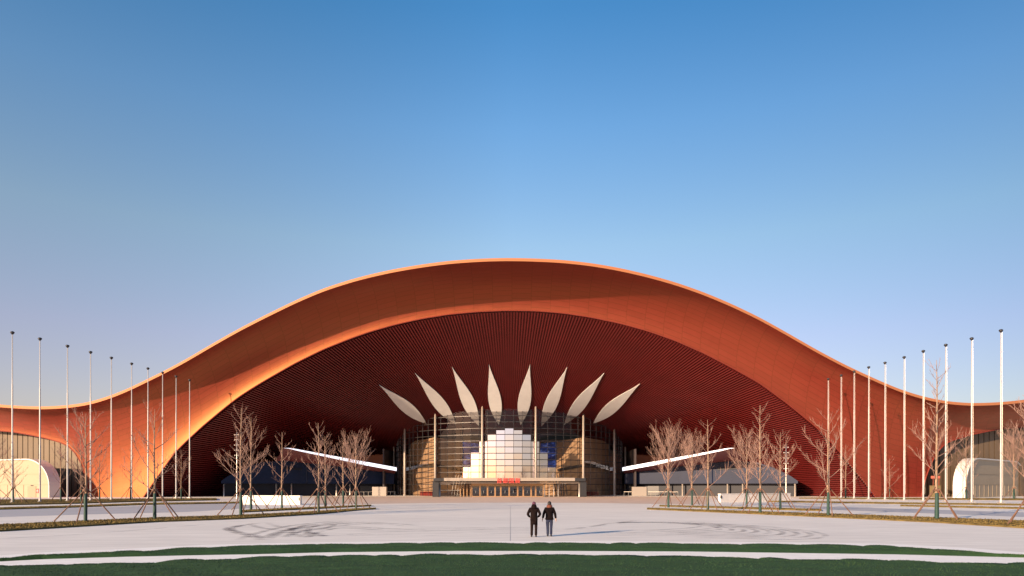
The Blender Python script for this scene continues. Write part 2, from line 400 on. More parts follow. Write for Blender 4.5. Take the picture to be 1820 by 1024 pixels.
for i in range(NS):
    s0, pitch = stations[i]; A, C, T, N = frame_at(min(s0, TOT))
    ue = u_at_radius(A, C, 26.0) or .72
    base = len(b.v)
    for q in us:
        u = max(q * ue, .04 / (C - A).length); p = A + (C - A) * u; k = 1 - u; w = pitch * k / 2; d = .55 * (.3 + .7 * k)
        for off, dep in ((-1.0, 0), (-.40, 0), (-.40, d), (.40, d), (.40, 0), (1.0, 0)):
            b.v.append(tuple(p + T * (w * off) + N * dep))
    for j in range(K - 1):
        for m in range(5):
            a = base + j * 6 + m; b.f.append((a, a + 1, a + 7, a + 6))
    if i % 6 == 0 and u_at_radius(A, C, 26.0): ring.append(A + (C - A) * ue)
hpart(b, 'slatted_ceiling', M_slat)
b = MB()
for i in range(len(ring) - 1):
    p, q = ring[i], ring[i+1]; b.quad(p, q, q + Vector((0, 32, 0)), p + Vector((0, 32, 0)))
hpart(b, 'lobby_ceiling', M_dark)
# outer closing shell behind the slats so the funnel is opaque and has thickness
# petal skylights
lip_ang = np.array([math.atan2(max(CI[1] - proj(p)[1], .5), proj(p)[0] - CI[0]) for p in lip])   # decreasing left to right
def cone_pt(px, py, inset):
    a = math.atan2(CI[1] - py, px - CI[0]); s = float(np.interp(-a, -lip_ang, lipd)); A, C, T, N = frame_at(s)
    R_ = math.hypot(px - CI[0], py - CI[1]); lo, hi = 0, 1
    for _ in range(40):
        m = (lo + hi) / 2; x, y = proj(A + (C - A) * m)
        if math.hypot(x - CI[0], y - CI[1]) > R_: lo = m
        else: hi = m
    k = 1 - lo
    return A + (C - A) * lo + N * (.55 * (.3 + .7 * k) + inset)
for (tx, ty), (bx, by), hw in (((673,681),(757,751),10.0),((737,660),(809,752),10.6),((803,649),(851,755),11),((869,645),(886,753),11.2),((942,645),(925,753),11.2),((1008,650),(962,755),11),((1074,660),(1003,752),10.6),((1138,679),(1055,750),10.0)):
    b = MB(); n = 26; ax = Vector((bx - tx, by - ty)); L_ = ax.length; ax /= L_; nx = Vector((-ax.y, ax.x)); lay = []
    for inset in (.06, .22):
        for i in range(n + 1):
            t = i / n; w = hw * math.sin(math.pi * t ** 1.36) + .12; c = Vector((tx, ty)) + ax * (L_ * t)
            for sg in (-1, -.33, .33, 1): q = c + nx * (w * sg); b.v.append(tuple(cone_pt(q.x, q.y, inset)))
    m = (n + 1) * 4
    for i in range(n):
        for j in range(3):
            a = i * 4 + j; b.f.append((a, a + 1, a + 5, a + 4)); b.f.append((m + a, m + a + 4, m + a + 5, m + a + 1))
        for j in (0, 3): a = i * 4 + j; b.f.append((a, a + 4, m + a + 4, m + a))
    hpart(b, 'petal_skylight', M_sky_l)

# ------------------------------------------------------------------ round glass lobby
th_l, z_l = [], []
for i in range(0, NS, 2):
    A, C, T, N = frame_at(min(stations[i][0], TOT)); u = u_at_radius(A, C, DR)
    if u is None: continue
    p = A + (C - A) * u; th_l.append(math.degrees(math.atan2(p.x - DC.x, DC.y - p.y))); z_l.append(p.z)
oi = np.argsort(th_l); th_l = np.array(th_l)[oi]; z_l = np.array(z_l)[oi]
def ztop(t): return float(np.interp(t, th_l, z_l)) - .05
def cyl(t, z, r=DR): return Vector((DC.x + r * math.sin(rad(t)), DC.y - r * math.cos(rad(t)), z))
ST = 3.77; KM = 21
zrow = [0, 1.55, 3.1] + [4.6 + 1.58 * i for i in range(14)]
refl_top = {0: 17.3, 1: 16.7, 2: 15.75, 3: 13.9, 4: 11.1, 5: 7.4}  # stepped outline of the sky reflection, set per panel column
gc, gr, fr = MB(), MB(), MB(); jr = random.Random(77)
for k in range(-KM, KM + 1):
    a, c = (k - .5) * ST, (k + .5) * ST; za, zc = ztop(a), ztop(c)
    for i in range(len(zrow) - 1):
        z0, z1 = zrow[i], zrow[i+1]
        if z0 > min(za, zc): break
        ct = refl_top.get(abs(k), -1)
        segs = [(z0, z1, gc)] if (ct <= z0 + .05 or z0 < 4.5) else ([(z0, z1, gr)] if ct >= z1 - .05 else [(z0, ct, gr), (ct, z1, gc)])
        for s0, s1, tgt in segs:
            if s0 > min(za, zc): continue
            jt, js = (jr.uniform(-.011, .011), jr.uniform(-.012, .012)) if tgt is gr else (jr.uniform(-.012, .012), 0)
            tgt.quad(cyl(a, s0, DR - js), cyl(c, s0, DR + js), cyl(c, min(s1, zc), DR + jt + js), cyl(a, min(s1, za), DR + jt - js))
        if i > 0:
            fr.bar(cyl(a, z0, DR + .06), cyl(c, z0, DR + .06), .16, .17)
    fr.bar(cyl(a, 0, DR + .02), cyl(a, za, DR + .02), .10, .10)
hpart(gc, 'lobby_glazing', M_clear); hpart(gr, 'sky_reflection_glazing', M_skyrefl); hpart(fr, 'glazing_bars', M_mull)
for t in (-79.1, -56.5, -34, -11.4, 11.2, 34, 56.5, 79.1):
    b = MB(); q = cyl(t, 0, DR + .85); zt = ztop(t) + (.6 if abs(t) < 70 else -1.0)
    b.lathe([(.42, 0), (.42, .35), (.30, .4), (.29, zt * .6), (.24, zt)], q, 14); hpart(b, 'lobby_column', M_col, smooth=True)
# interior
def flat_block(pts, z0, z1, name, m, parent=hall):
    b = MB(); n = len(pts)
    lo = [(x, y, z0) for x, y in pts]; hi = [(x, y, z1) for x, y in pts]
    b.add(lo + hi, [tuple(range(n))[::-1], tuple(range(n, 2 * n))] + [(i, (i+1) % n, n + (i+1) % n, n + i) for i in range(n)])
    return hpart(b, name, m, parent)
def XY(px, Y): return ((px - CX) * Y / F, Y)
def mx(px, sgn): return px if sgn < 0 else 1811 - px
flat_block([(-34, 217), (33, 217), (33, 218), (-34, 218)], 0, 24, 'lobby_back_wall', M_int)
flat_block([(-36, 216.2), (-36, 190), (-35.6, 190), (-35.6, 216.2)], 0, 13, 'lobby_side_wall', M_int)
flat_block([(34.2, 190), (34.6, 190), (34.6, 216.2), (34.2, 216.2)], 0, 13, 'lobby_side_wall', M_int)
for sg in (-1, 1):
    A_, B_, C_ = XY(mx(729, sg), 199), XY(mx(772, sg), 181.5), XY(mx(851, sg), 204)
    pts = [A_, B_, C_, (C_[0], 212), (A_[0], 212)]
    if sg > 0: pts = pts[::-1]
    core = flat_block(pts, 0, 15.6, 'timber_core', M_wood)
    Bv, Cv = Vector((*B_, 0)), Vector((*C_, 0)); t = (Cv - Bv).normalized(); nn = Vector((t.y, -t.x, 0))
    if nn.y > 0: nn = -nn
    L_ = (Cv - Bv).length
    # blue display wall near the far end of the core
    b = MB(); q0 = Bv + t * (L_ * .60) + nn * .12; q1 = Bv + t * (L_ * .985) + nn * .12
    b.quad(q0 + Vector((0, 0, 8.0)), q1 + Vector((0, 0, 8.0)), q1 + Vector((0, 0, 15.3)), q0 + Vector((0, 0, 15.3)))
    o = hpart(b, 'display_wall', M_blue)
    # projecting balcony band and row of round vents
    b = MB()
    b.bar(Bv + nn * .25 + Vector((0, 0, 8.2)), Bv + t * (L_ * .55) + nn * .25 + Vector((0, 0, 7.2)), .5, .7); hpart(b, 'balcony_edge', M_int)
    Av = Vector((*A_, 0)); t2 = (Av - Bv).normalized(); n2 = Vector((t2.y, -t2.x, 0)); n2 = -n2 if n2.y > 0 else n2; LA = (Av - Bv).length
    b = MB(); b.bar(Bv + t2 * .4 + n2 * .08 + Vector((0, 0, 8.1)), Av + n2 * .08 + Vector((0, 0, 8.3)), .12, 1.1); hpart(b, 'service_band', M_tan)
    for i in range(5):
        b = MB(); q = Bv + t2 * (LA * (.35 + .12 * i)) + n2 * .2 + Vector((0, 0, 8.15)); b.tube([q, q + n2 * .12], .28, 10); hpart(b, 'round_vent', M_darkm)
    # red bench by the glass
    b = MB(); c0 = cyl(52 * sg, 0, 30.5); c1 = cyl(42 * sg, 0, 30.5); b.bar(c0 + Vector((0, 0, .6)), c1 + Vector((0, 0, .6)), 1.0, 1.1); hpart(b, 'red_counter', mat('red_counter', (.28, .035, .03), .5))
    # curved steel ribs
    for i in range(5):
        b = MB(); px = mx(806 + 5 * i, sg); pts = []
        for j in range(9):
            f = j / 8; q = P(px + (-sg) * (1.0 * f * f * 5 - 1.5 * (1 - f) * 2), 880.5 - 37 * f, 177.0); pts.append(q)
        b.tube(pts, .14, 6); hpart(b, 'curved_rib', M_white, smooth=True)

# entrance canopy and doors
cx0, cx1 = XY(770, 165)[0], XY(1041, 165)[0]
b = MB(); b.box((cx0, 165, 3.75), (cx1, 172.5, 4.55)); can = hpart(b, 'entrance_canopy', M_darkm); bevel(can, .05)
b = MB(); b.box((cx0 + 2.6, 164.82, 3.85), (cx1 - 2.6, 164.98, 4.62)); fa = b.build('canopy_fascia', M_canopy, can)
b = MB(); b.box((cx0 + .6, 166.2, 3.3), (cx1 - .6, 166.45, 3.55)); b.build('lower_rail', M_canopy, can)
cu = bpy.data.curves.new('letters', 'FONT'); cu.body = '\u9996\u90fd\u56fd\u5c55'; cu.size = 1.4; cu.extrude = .07; cu.align_x = 'CENTER'; cu.space_character = 1.08
to = bpy.data.objects.new('letters_tmp', cu); COL.objects.link(to)
dg = bpy.context.evaluated_depsgraph_get(); me = bpy.data.meshes.new_from_object(to.evaluated_get(dg)); bpy.data.objects.remove(to)
me.materials.clear(); me.materials.append(M_red); lo = link(bpy.data.objects.new('sign_letters', me), can)
lo.rotation_euler = (rad(90), 0, 0); lo.location = ((903.5 - CX) * 164.6 / F, 164.68, 3.42)
for px in (774.5, 1036.5):
    b = MB(); x = XY(px, 166)[0]; b.box((x - .75, 165.6, 0), (x + .75, 168.5, 3.74)); hpart(b, 'canopy_pier', M_darkm)
for px in (781, 1030):
    b = MB(); b.lathe([(.24, 0), (.2, .1), (.2, 3.74)], (XY(px, 166)[0], 166.6, 0), 10); hpart(b, 'canopy_post', M_metal, smooth=True)
edges = [838, 853, 866.5, 880, 890, 905, 920, 930, 944, 952, 966]
b = MB(); b.box((XY(838, 169)[0], 169.0, 2.95), (XY(966, 169)[0], 172.2, 3.25)); hpart(b, 'door_lintel', M_frame)
for e0, e1 in zip(edges[:-1], edges[1:]):
    x0, x1 = XY(e0, 169.1)[0] + .03, XY(e1, 169.1)[0] - .03; b = MB()
    b.box((x0, 169.05, 0), (x0 + .14, 169.25, 2.94)); b.box((x1 - .14, 169.05, 0), (x1, 169.25, 2.94)); b.box((x0 + .15, 169.06, 2.7), (x1 - .15, 169.24, 2.94)); b.box((x0 + .15, 169.06, .0), (x1 - .15, 169.24, .12))
    d = hpart(b, 'entrance_door', M_frame)
    g = MB(); g.quad((x0 + .15, 169.15, .13), (x1 - .15, 169.15, .13), (x1 - .15, 169.15, 2.69), (x0 + .15, 169.15, 2.69)); g.build('door_pane', M_dglass, d)
    if x1 - x0 > 1.6:
        g = MB(); g.box(((x0 + x1) / 2 - .03, 168.9, .9), ((x0 + x1) / 2 + .03, 169.0, 1.5)); g.build('door_handle', M_metal, d)
# side glass screens at 815-838 and 966-995 (portal frames)
for a0, a1 in ((818, 836), (968, 992)):
    for i in range(4):
        px = a0 + (a1 - a0) * i / 3; b = MB(); x = XY(px, 170)[0]; b.box((x - .09, 170, 0), (x + .09, 170.2, 3.0)); hpart(b, 'portal_post', M_frame if a0 < 900 else M_metal)

# ------------------------------------------------------------------ low side wings under the slanted white canopies
def ip(xv, tab):
    return float(np.interp(xv, [t[0] for t in tab], [t[1] for t in tab]))
wing_top = [(393, 855), (405, 846.5), (418, 840), (440, 830), (466, 821.5), (508, 819), (543, 823), (600, 829), (700, 842)]
for sg in (-1, 1):
    def wy(px): return 171 + (px - 393) / (700 - 393) * 22
    pxs = [393, 399, 405, 411, 418, 428, 440, 452, 466, 487, 508, 525, 543, 570, 600, 650, 700]
    b = MB()
    for px in pxs:
        Y = wy(px); t = P(mx(px, sg), ip(px, wing_top), Y); zb = min(3.3, t.z - .3)
        b.v += [(t.x, t.y, zb), tuple(t), (t.x, t.y + 5, t.z), (t.x, t.y + 5, zb)]
    for i in range(len(pxs) - 1):
        for j in range(4):
            a = i * 4 + j; c = i * 4 + (j + 1) % 4; b.f.append((a, c, c + 4, a + 4))
    b.f.append((0, 1, 2, 3)); e = (len(pxs) - 1) * 4; b.f.append((e, e+1, e+2, e+3))
    hpart(b, 'side_wing', M_slate)
    # cladding joints: thin raised ribs and a dark window slot
    p0 = P(mx(500, sg), 832, wy(500) - .08); p1 = P(mx(536, sg), 834, wy(536) - .08); b = MB(); b.bar(p0, p1, .16, .55); hpart(b, 'louvre_slot', M_slate2)
    b = MB(); p0 = P(mx(545, sg), 824.5, wy(545)); b.box((p0.x - .12, p0.y - .15, 3.4), (p0.x + .12, p0.y - .03, p0.z)); hpart(b, 'cladding_fin', M_slate)
    # recessed base
    q0 = Vector((*XY(mx(396, sg), 171 + 2.6), 0)); q1 = Vector((*XY(mx(697, sg), 193 + 2.6), 0)); b = MB()
    b.quad(q0, q1, q1 + Vector((0, 0, 3.4)), q0 + Vector((0, 0, 3.4))); hpart(b, 'recessed_wall', M_slate2)
    for px in (398, 491, 518, 598, 622):
        Y = wy(px); x = XY(mx(px, sg), Y + .5)[0]; b = MB(); b.lathe([(.24, 0), (.2, .1), (.2, 3.35)], (x, Y + .5, 0), 10); hpart(b, 'wing_column', M_metal if sg < 0 else M_col, smooth=True)
    for pa, pb in ((472, 488), (494, 515), (585, 596), (640, 660)):
        b = MB(); q = [Vector((*XY(mx(p_, sg), wy(p_) + 2.35), 0)) for p_ in (pa, pb)]
        b.bar(q[0] + Vector((0, 0, 1.35)), q[1] + Vector((0, 0, 1.35)), .12, 2.6)
        hpart(b, 'wing_door', M_darkm if sg < 0 or pa > 580 else mat('warm_glow_door', (.36, .19, .08), .5))  # right-hand doors coloured warm in place of the glow from their lit openings
    # pale ticket kiosk and glass guard rail near the lobby
    kx, ky = XY(mx(675, sg), 184); b = MB(); b.box((kx - 1.9, ky - .8, 0), (kx + 1.9, ky + .8, 2.45)); k = hpart(b, 'ticket_kiosk', mat('kiosk_panel', (.34, .30, .27), .5, .2)); bevel(k, .06)
    g0, g1 = Vector((*XY(mx(606, sg), 181), 0)), Vector((*XY(mx(702, sg), 186), 0))
    b = MB(); b.bar(g0 + Vector((0, 0, 1.1)), g1 + Vector((0, 0, 1.1)), .06, .07)
    for i in range(13): q = g0.lerp(g1, i / 12); b.bar(q, q + Vector((0, 0, 1.08)), .06, .06)
    hpart(b, 'guard_rail', M_metal)
    # slanted white-edged canopy
    n = 24; fr_, bk = [], []
    for i in range(n + 1):
        f = i / n; px = 505 + (705 - 505) * f; Y = 163 + (190.5 - 163) * f
        y0 = 796.5 + (831 - 796.5) * max(0, f - .06) / .94; th = (1.8 + 4.4 * min(1, f * 1.4)) * min(1, f / .09)
        fr_.append((P(mx(px, sg), y0, Y), P(mx(px, sg), y0 + max(th, .15), Y)))
        pw = 487 + (700 - 487) * f; w = P(mx(pw, sg), ip(pw, wing_top), wy(pw)); bk.append(w + Vector((0, .5, -.05)))
    led, sf = MB(), MB()
    for i in range(n):
        (a0, a1), (c0, c1) = fr_[i], fr_[i+1]; fw = Vector((0, -.06, 0))
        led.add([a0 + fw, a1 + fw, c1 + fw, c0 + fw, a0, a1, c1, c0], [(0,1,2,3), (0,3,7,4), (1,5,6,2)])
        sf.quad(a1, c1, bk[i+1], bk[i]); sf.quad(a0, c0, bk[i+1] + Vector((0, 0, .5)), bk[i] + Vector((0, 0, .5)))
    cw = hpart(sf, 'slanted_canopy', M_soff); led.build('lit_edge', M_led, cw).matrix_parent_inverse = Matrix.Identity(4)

# side arches: tan panel walls
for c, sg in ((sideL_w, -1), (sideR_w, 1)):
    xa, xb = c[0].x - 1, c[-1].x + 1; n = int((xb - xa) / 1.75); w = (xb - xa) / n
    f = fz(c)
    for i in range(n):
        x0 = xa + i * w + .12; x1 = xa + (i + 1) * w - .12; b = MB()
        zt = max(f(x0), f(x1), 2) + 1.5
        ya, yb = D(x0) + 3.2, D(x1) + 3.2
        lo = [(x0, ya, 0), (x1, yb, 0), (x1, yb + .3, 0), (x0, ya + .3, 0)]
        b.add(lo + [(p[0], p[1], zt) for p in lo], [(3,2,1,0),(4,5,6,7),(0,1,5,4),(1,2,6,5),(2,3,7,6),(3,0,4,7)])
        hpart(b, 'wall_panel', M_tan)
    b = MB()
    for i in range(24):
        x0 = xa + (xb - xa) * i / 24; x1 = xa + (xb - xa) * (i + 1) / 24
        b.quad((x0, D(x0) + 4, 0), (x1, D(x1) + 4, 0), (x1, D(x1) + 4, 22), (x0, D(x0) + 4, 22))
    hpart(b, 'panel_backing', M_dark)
b = MB(); b.box((-100, 212, 0), (100, 213, 30)); hpart(b, 'rear_wall', M_roof)

# ------------------------------------------------------------------ entrance pods at both ends
def pod(sg):
    a = rad(25 if sg < 0 else 40); px = 86 if sg < 0 else 1718
    Y = 157.0 if sg < 0 else 151.0
    corner = Vector((*XY(px, Y), 0))
    t = Vector((sg * math.cos(a), math.sin(a), 0)); nrm = Vector((sg * math.sin(a), -math.cos(a), 0))   # along the face (outwards), facing
    Wd, Hh, Rr, dep = 46.0, 8.8, 6.2, 2.6
    root = thing('entrance_pod', 'round cornered cream entrance box catching full sun under the left side arch' if sg < 0 else 'round cornered pale entrance box with shaded front under the right side arch', 'entrance pod', corner, 0, 'entrance pods under the side arches')
    def outline(grow, n=10):
        pts = []; w0, w1, h, r = -grow, Wd + grow, Hh + grow, Rr + grow
        pts.append((w0, 0))
        for i in range(n + 1): q = math.pi - math.pi / 2 * i / n; pts.append((w0 + r * 1.4 + r * math.cos(q) * 1.4, h - r + r * math.sin(q)))
        for i in range(n + 1): q = math.pi / 2 - math.pi / 2 * i / n; pts.append((w1 - r * 1.4 + r * math.cos(q) * 1.4, h - r + r * math.sin(q)))
        pts.append((w1, 0)); return pts
    def pt(u, z, d): return t * u + Vector((0, 0, z)) - nrm * d
    o0, o1 = outline(0), outline(.28); n = len(o0); b = MB()
    # shell: outer skin, front lip, inner reveal
    rings = [[pt(u, z, .5) for u, z in o0], [pt(u, z, 0) for u, z in o0], [pt(u, z, 0) for u, z in o1], [pt(u, z, dep) for u, z in o1]]
    for r_ in rings: b.v += [tuple(p) for p in r_]
    for j in range(3):
        for i in range(n - 1): q = j * n + i; b.f.append((q, q + 1, q + n + 1, q + n))
    b.build('shell', M_pale, root, smooth=False)
    b = MB(); b.v = [tuple(pt(u, z, .35)) for u, z in o0]; b.f = [tuple(range(n))]
    fc = b.build('end_wall', M_cream, root)
    def plate(u0, u1, z0, z1, d, name, m, par):
        b = MB(); b.v = [tuple(pt(*q)) for q in ((u0, z0, d), (u1, z0, d), (u1, z1, d), (u0, z1, d), (u0, z0, d + .05), (u1, z0, d + .05), (u1, z1, d + .05), (u0, z1, d + .05))]
        b.f = [(0,1,2,3),(7,6,5,4),(0,4,5,1),(1,5,6,2),(2,6,7,3),(3,7,4,0)]; return b.build(name, m, par)
    seamm = mat('panel_seam', (.31, .245, .17), .6)
    for z in (2.9, 5.4): plate(2.2 if z > 3 else .6, Wd - 2.2, z, z + .06, .28, 'panel_joint', seamm, fc)
    for i in range(1, 14): plate(i * 3.2 + .4, i * 3.2 + .46, .1, 2.88, .28, 'panel_joint', seamm, fc)
    if sg < 0:
        plate(5.2, 8.4, .05, 2.6, .27, 'door', mat('cream_door', (.30, .235, .16), .5), fc)
        s = plate(4.0, 5.0, 1.0, 2.0, .22, 'notice_sign', M_red_n, fc)
        plate(4.45, 4.55, 1.1, 1.9, .19, 'sign_bar', M_pale, s); plate(4.15, 4.85, 1.45, 1.55, .185, 'sign_bar', M_pale, s)
        plate(6.2, 7.2, 2.66, 2.82, .26, 'door_lamp', M_darkm, fc)
    return root
M_red_n = mat('red_notice', (.55, .06, .05), .6)
pod(-1); pod(1)
# small red topped cabinet beside the right pier
kx = Vector((*XY(1662, 160), 0)); cab = thing('sentry_cabinet', 'small olive sentry cabinet with a red board above, left of the right pod', 'cabinet', kx)
b = MB(); b.box((-.9, -.7, 0), (.9, .7, 2.6)); b.box((-.95, -.75, 2.6), (.95, .75, 2.75)); bevel(b.build('body', mat('olive_panel', (.16, .13, .07), .6), cab), .04)
b = MB(); b.box((-.55, -.75, .3), (.55, -.71, 2.0)); b.build('door', mat('dark_red_panel', (.20, .06, .045), .6), cab)
b = MB(); b.box((-.8, -.6, 4.4), (.8, .3, 5.0)); b.box((-.7, -.4, 2.75), (-.65, -.3, 4.4)); b.box((.65, -.4, 2.75), (.7, -.3, 4.4)); b.build('sign_board', mat('red_board', (.42, .13, .10), .5), cab)

# ------------------------------------------------------------------ ground, pavements, lawns
b = MB(); b.quad((-2500, -2500, 0), (2500, -2500, 0), (2500, 3500, 0), (-2500, 3500, 0)); tag(b.build('ground', M_pave), kind='structure')
def strip(name, front, back, m, z, thick=0.0, kind='structure', n=40, wob=0.0, seed=1, label=None):
    rnd = random.Random(seed); b = MB()
    def res(pl):
        x = np.array([p[0] for p in pl], float); y = np.array([p[1] for p in pl], float); q = np.linspace(x[0], x[-1], n); return q, np.interp(q, x, y)
    fx, fy = res(front); bx, by = res(back)
    A_ = [G(a, c, z) for a, c in zip(fx, fy)]; B_ = [G(a, c, z) for a, c in zip(bx, by)]
    if wob:
        for p in A_ + B_: p.y += rnd.uniform(-wob, wob)
    for p, q in zip(A_, B_): b.v += [(p.x, p.y, 0 if thick else z), tuple(p), tuple(q), (q.x, q.y, 0 if thick else z)]
    for i in range(n - 1):
        for j in ((0, 1, 2) if thick else (1,)): a = i * 4 + j; b.f.append((a, a + 4, a + 5, a + 1))
    if thick: b.f.append((0, 1, 2, 3)); e = (n - 1) * 4; b.f.append((e + 3, e + 2, e + 1, e))
    o = b.build(name, m); tag(o, label, kind=kind); return A_, B_
# warm apron by the lobby
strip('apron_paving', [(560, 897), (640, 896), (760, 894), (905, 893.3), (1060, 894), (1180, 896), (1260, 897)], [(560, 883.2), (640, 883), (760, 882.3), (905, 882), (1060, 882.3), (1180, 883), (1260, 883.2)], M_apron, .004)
# roads, left then right
strip('road', [(-60, 924), (0, 919), (150, 914.5), (330, 910), (450, 903)], [(-60, 906), (0, 905.5), (150, 902.5), (330, 896.5), (450, 893.5)], M_road, .004)
strip('road', [(1365, 899.5), (1500, 907), (1665, 913), (1820, 919), (1870, 921)], [(1365, 897), (1500, 901.5), (1665, 906), (1820, 911), (1870, 912)], M_road, .004)
verges = []
def verge(name, front, back, h=.10, kerb=False, seed=1):
    A_, B_ = strip(name, front, back, M_dry, h, thick=1, seed=seed, wob=.04)
    verges.append((A_, B_, h))
    if kerb:
        for L_, sgn in ((A_, -1), (B_, 1)):
            b = MB()
            for i in range(len(L_) - 1):
                p, q = L_[i].copy(), L_[i+1].copy(); dv = Vector((0, .09 * sgn + (.08 * sgn), 0)); p += dv; q += dv; p.z = q.z = .05
                b.bar(p, q, .12, .10)
            tag(b.build('kerb', M_kerb), kind='structure')
verge('verge', [(-60, 945), (0, 942), (275, 926), (428, 920.5), (566, 912.5), (640, 905.5), (668, 903.8)], [(-60, 935), (0, 932), (275, 919.5), (428, 915), (566, 908), (640, 903), (668, 902.6)], seed=2)
verge('verge', [(430, 909.5), (500, 906), (600, 901.5), (660, 898.5)], [(430, 906.8), (500, 903.6), (600, 899.6), (660, 897.4)], seed=3)
verge('verge', [(-60, 898), (0, 896.5), (110, 894.5), (250, 890.5), (385, 888)], [(-60, 888), (0, 887.6), (110, 887), (250, 886), (385, 885.2)], h=.15, seed=4)
verge('verge', [(-60, 905.8), (0, 904.5), (130, 901), (250, 896.6), (430, 893.6)], [(-60, 903), (0, 902), (130, 898.4), (250, 894), (430, 891.6)], seed=5)
verge('verge', [(1150, 904.2), (1300, 910.5), (1472, 918), (1665, 927), (1820, 936.5), (1880, 940)], [(1150, 902.6), (1300, 907.3), (1472, 912.5), (1665, 919.5), (1820, 925), (1880, 927)], seed=6)
verge('verge', [(1172, 899), (1330, 903.6), (1460, 907)], [(1172, 897.6), (1330, 901.4), (1460, 905)], seed=7)
verge('verge', [(1365, 891.4), (1575, 894.6), (1820, 897.6), (1880, 898.4)], [(1365, 889.8), (1575, 892.6), (1820, 895.6), (1880, 896.4)], seed=8)
verge('verge', [(1600, 898.8), (1820, 903.6), (1880, 905)], [(1600, 897.4), (1820, 901.8), (1880, 903)], seed=9)
verge('verge', [(1420, 885.6), (1640, 887.2), (1880, 889)], [(1420, 884.6), (1640, 885.0), (1880, 886)], seed=10)
# dry tufts over the verges (one uncountable mass)
rnd = random.Random(21); b = MB()
for A_, B_, h in verges:
    area = sum((A_[i+1] - A_[i]).length * (B_[i] - A_[i]).length for i in range(len(A_) - 1)); m = int(min(9000, area * 60))
    for _ in range(m):
        i = rnd.randrange(len(A_) - 1); f, g = rnd.random(), rnd.random(); p = A_[i].lerp(A_[i+1], f).lerp(B_[i].lerp(B_[i+1], f), g)
        a = rnd.uniform(0, 6.28); w = rnd.uniform(.02, .05); t = rnd.uniform(.03, .08); d = Vector((math.cos(a) * w, math.sin(a) * w, 0)); l = Vector((rnd.uniform(-.06, .06), rnd.uniform(-.06, .06), t))
        b.add([p - d, p + d, p + l], [(0, 1, 2)])
tag(b.build('dry_grass', M_dryb), kind='stuff')
# white concrete edges and lawns in the foreground
l1_far = [(-60, 995), (0, 992), (60, 988), (115, 984.5), (180, 982.5), (250, 979), (365, 972), (500, 968.5), (650, 966.5), (760, 965), (905, 965), (1100, 965.3), (1270, 967), (1455, 968), (1600, 972), (1720, 979), (1820, 987), (1880, 991)]
l1_near = [(-60, 1000), (0, 998.5), (75, 994.5), (225, 990), (365, 987), (455, 985.5), (590, 982), (820, 979.7), (1000, 979.7), (1225, 980.7), (1365, 982.6), (1590, 985.8), (1820, 991.5), (1880, 993)]
l2_far = [(-60, 1008), (0, 1005), (150, 1002), (250, 1000), (365, 994), (477, 989.3), (590, 987.5), (820, 985.5), (1000, 985.5), (1150, 987.3), (1300, 990.4), (1455, 993.6), (1590, 996), (1820, 1001.5), (1880, 1003)]
up = lambda pl, d: [(x, y + d) for x, y in pl]
strip('white_edge_paving', up(l1_far, 3), [(x, y - (3.6 if 250 < x < 1600 else 5)) for x, y in l1_far], M_kerb, .006, n=60)
strip('white_path', up(l2_far, 4), up(l1_near, -1.5), M_kerb, .008, n=60)
def lawn(name, far, near_y, near_pl, h, seed):
    rnd = random.Random(seed); n = 420; m = 26; b = MB()
    fx = np.array([p[0] for p in far], float); fy = np.array([p[1] for p in far], float); q = np.linspace(fx[0], fx[-1], n); yy = np.interp(q, fx, fy)
    sc = []; i = 0
    while len(sc) < n:           # scalloped edge: turf rolls bulging between pegs
        L_ = rnd.randint(10, 26); am = rnd.uniform(.05, .32 if near_pl is not None else .42)
        sc += [am * abs(math.sin(math.pi * j / L_)) ** .6 - .08 for j in range(L_)]
    edge = []
    for i in range(n):
        p = G(q[i], yy[i], h); p.y += sc[i] * 1.0 + rnd.uniform(-.015, .015); edge.append(p)
    for i, e in enumerate(edge):
        if near_pl is not None:
            nx = np.array([p[0] for p in near_pl], float); ny = np.array([p[1] for p in near_pl], float); qn = G(q[i], float(np.interp(q[i], nx, ny)), 0)
        else: qn = Vector((e.x * (near_y / e.y) * 1.6, near_y, h))
        b.v.append((e.x, e.y + .05, 0))
        for j in range(m):
            f = j / (m - 1); p = e.lerp(qn, f); ed = min(1, f * 12, (1 - f) * 12 if near_pl is not None else 1); bump = sc[i] * (.10 if near_pl is not None else .05) * max(0, 1 - f * (2.5 if near_pl is not None else 9))
            z = bump + h * (.92 + .08 * math.sqrt(max(0, ed))) + .02 * math.sin(p.x * 1.7 + p.y * 2.3) + rnd.uniform(-.004, .004)
            if near_pl is not None: z = .01 + z * min(1, (1 - f) * 5)
            b.v.append((p.x, p.y, z))
        b.v.append((qn.x, qn.y - .03, 0))
    w = m + 2
    for i in range(n - 1):
        for j in range(w - 1): a = i * w + j; b.f.append((a, a + 1, a + w + 1, a + w))
    o = b.build(name, M_lawn, smooth=True); tag(o, kind='stuff'); return b.v, n, w
bl = MB(); rnd = random.Random(5)
for args, cnt in ((('lawn', l1_far, 0, l1_near, .10, 3), 26000), (('lawn', l2_far, 12.0, None, .10, 4), 60000)):
    V_, n, w = lawn(*args)
    for _ in range(cnt):
        i = rnd.randrange(n - 1); j = rnd.randrange(1, w - 2) if args[3] else int(1 + (w - 4) * rnd.random() ** 1.3)
        a, c, d_ = Vector(V_[i * w + j]), Vector(V_[(i+1) * w + j]), Vector(V_[i * w + j + 1]); p = a + (c - a) * rnd.random() + (d_ - a) * rnd.random()
        an = rnd.uniform(0, 6.28); s = rnd.uniform(.006, .014); dv = Vector((math.cos(an) * s, math.sin(an) * s, 0)); l = Vector((rnd.uniform(-.03, .03), rnd.uniform(-.03, .03), rnd.uniform(.012, .03)))
        p.z -= .004; bl.add([p - dv, p + dv, p + l], [(0, 1, 2)])
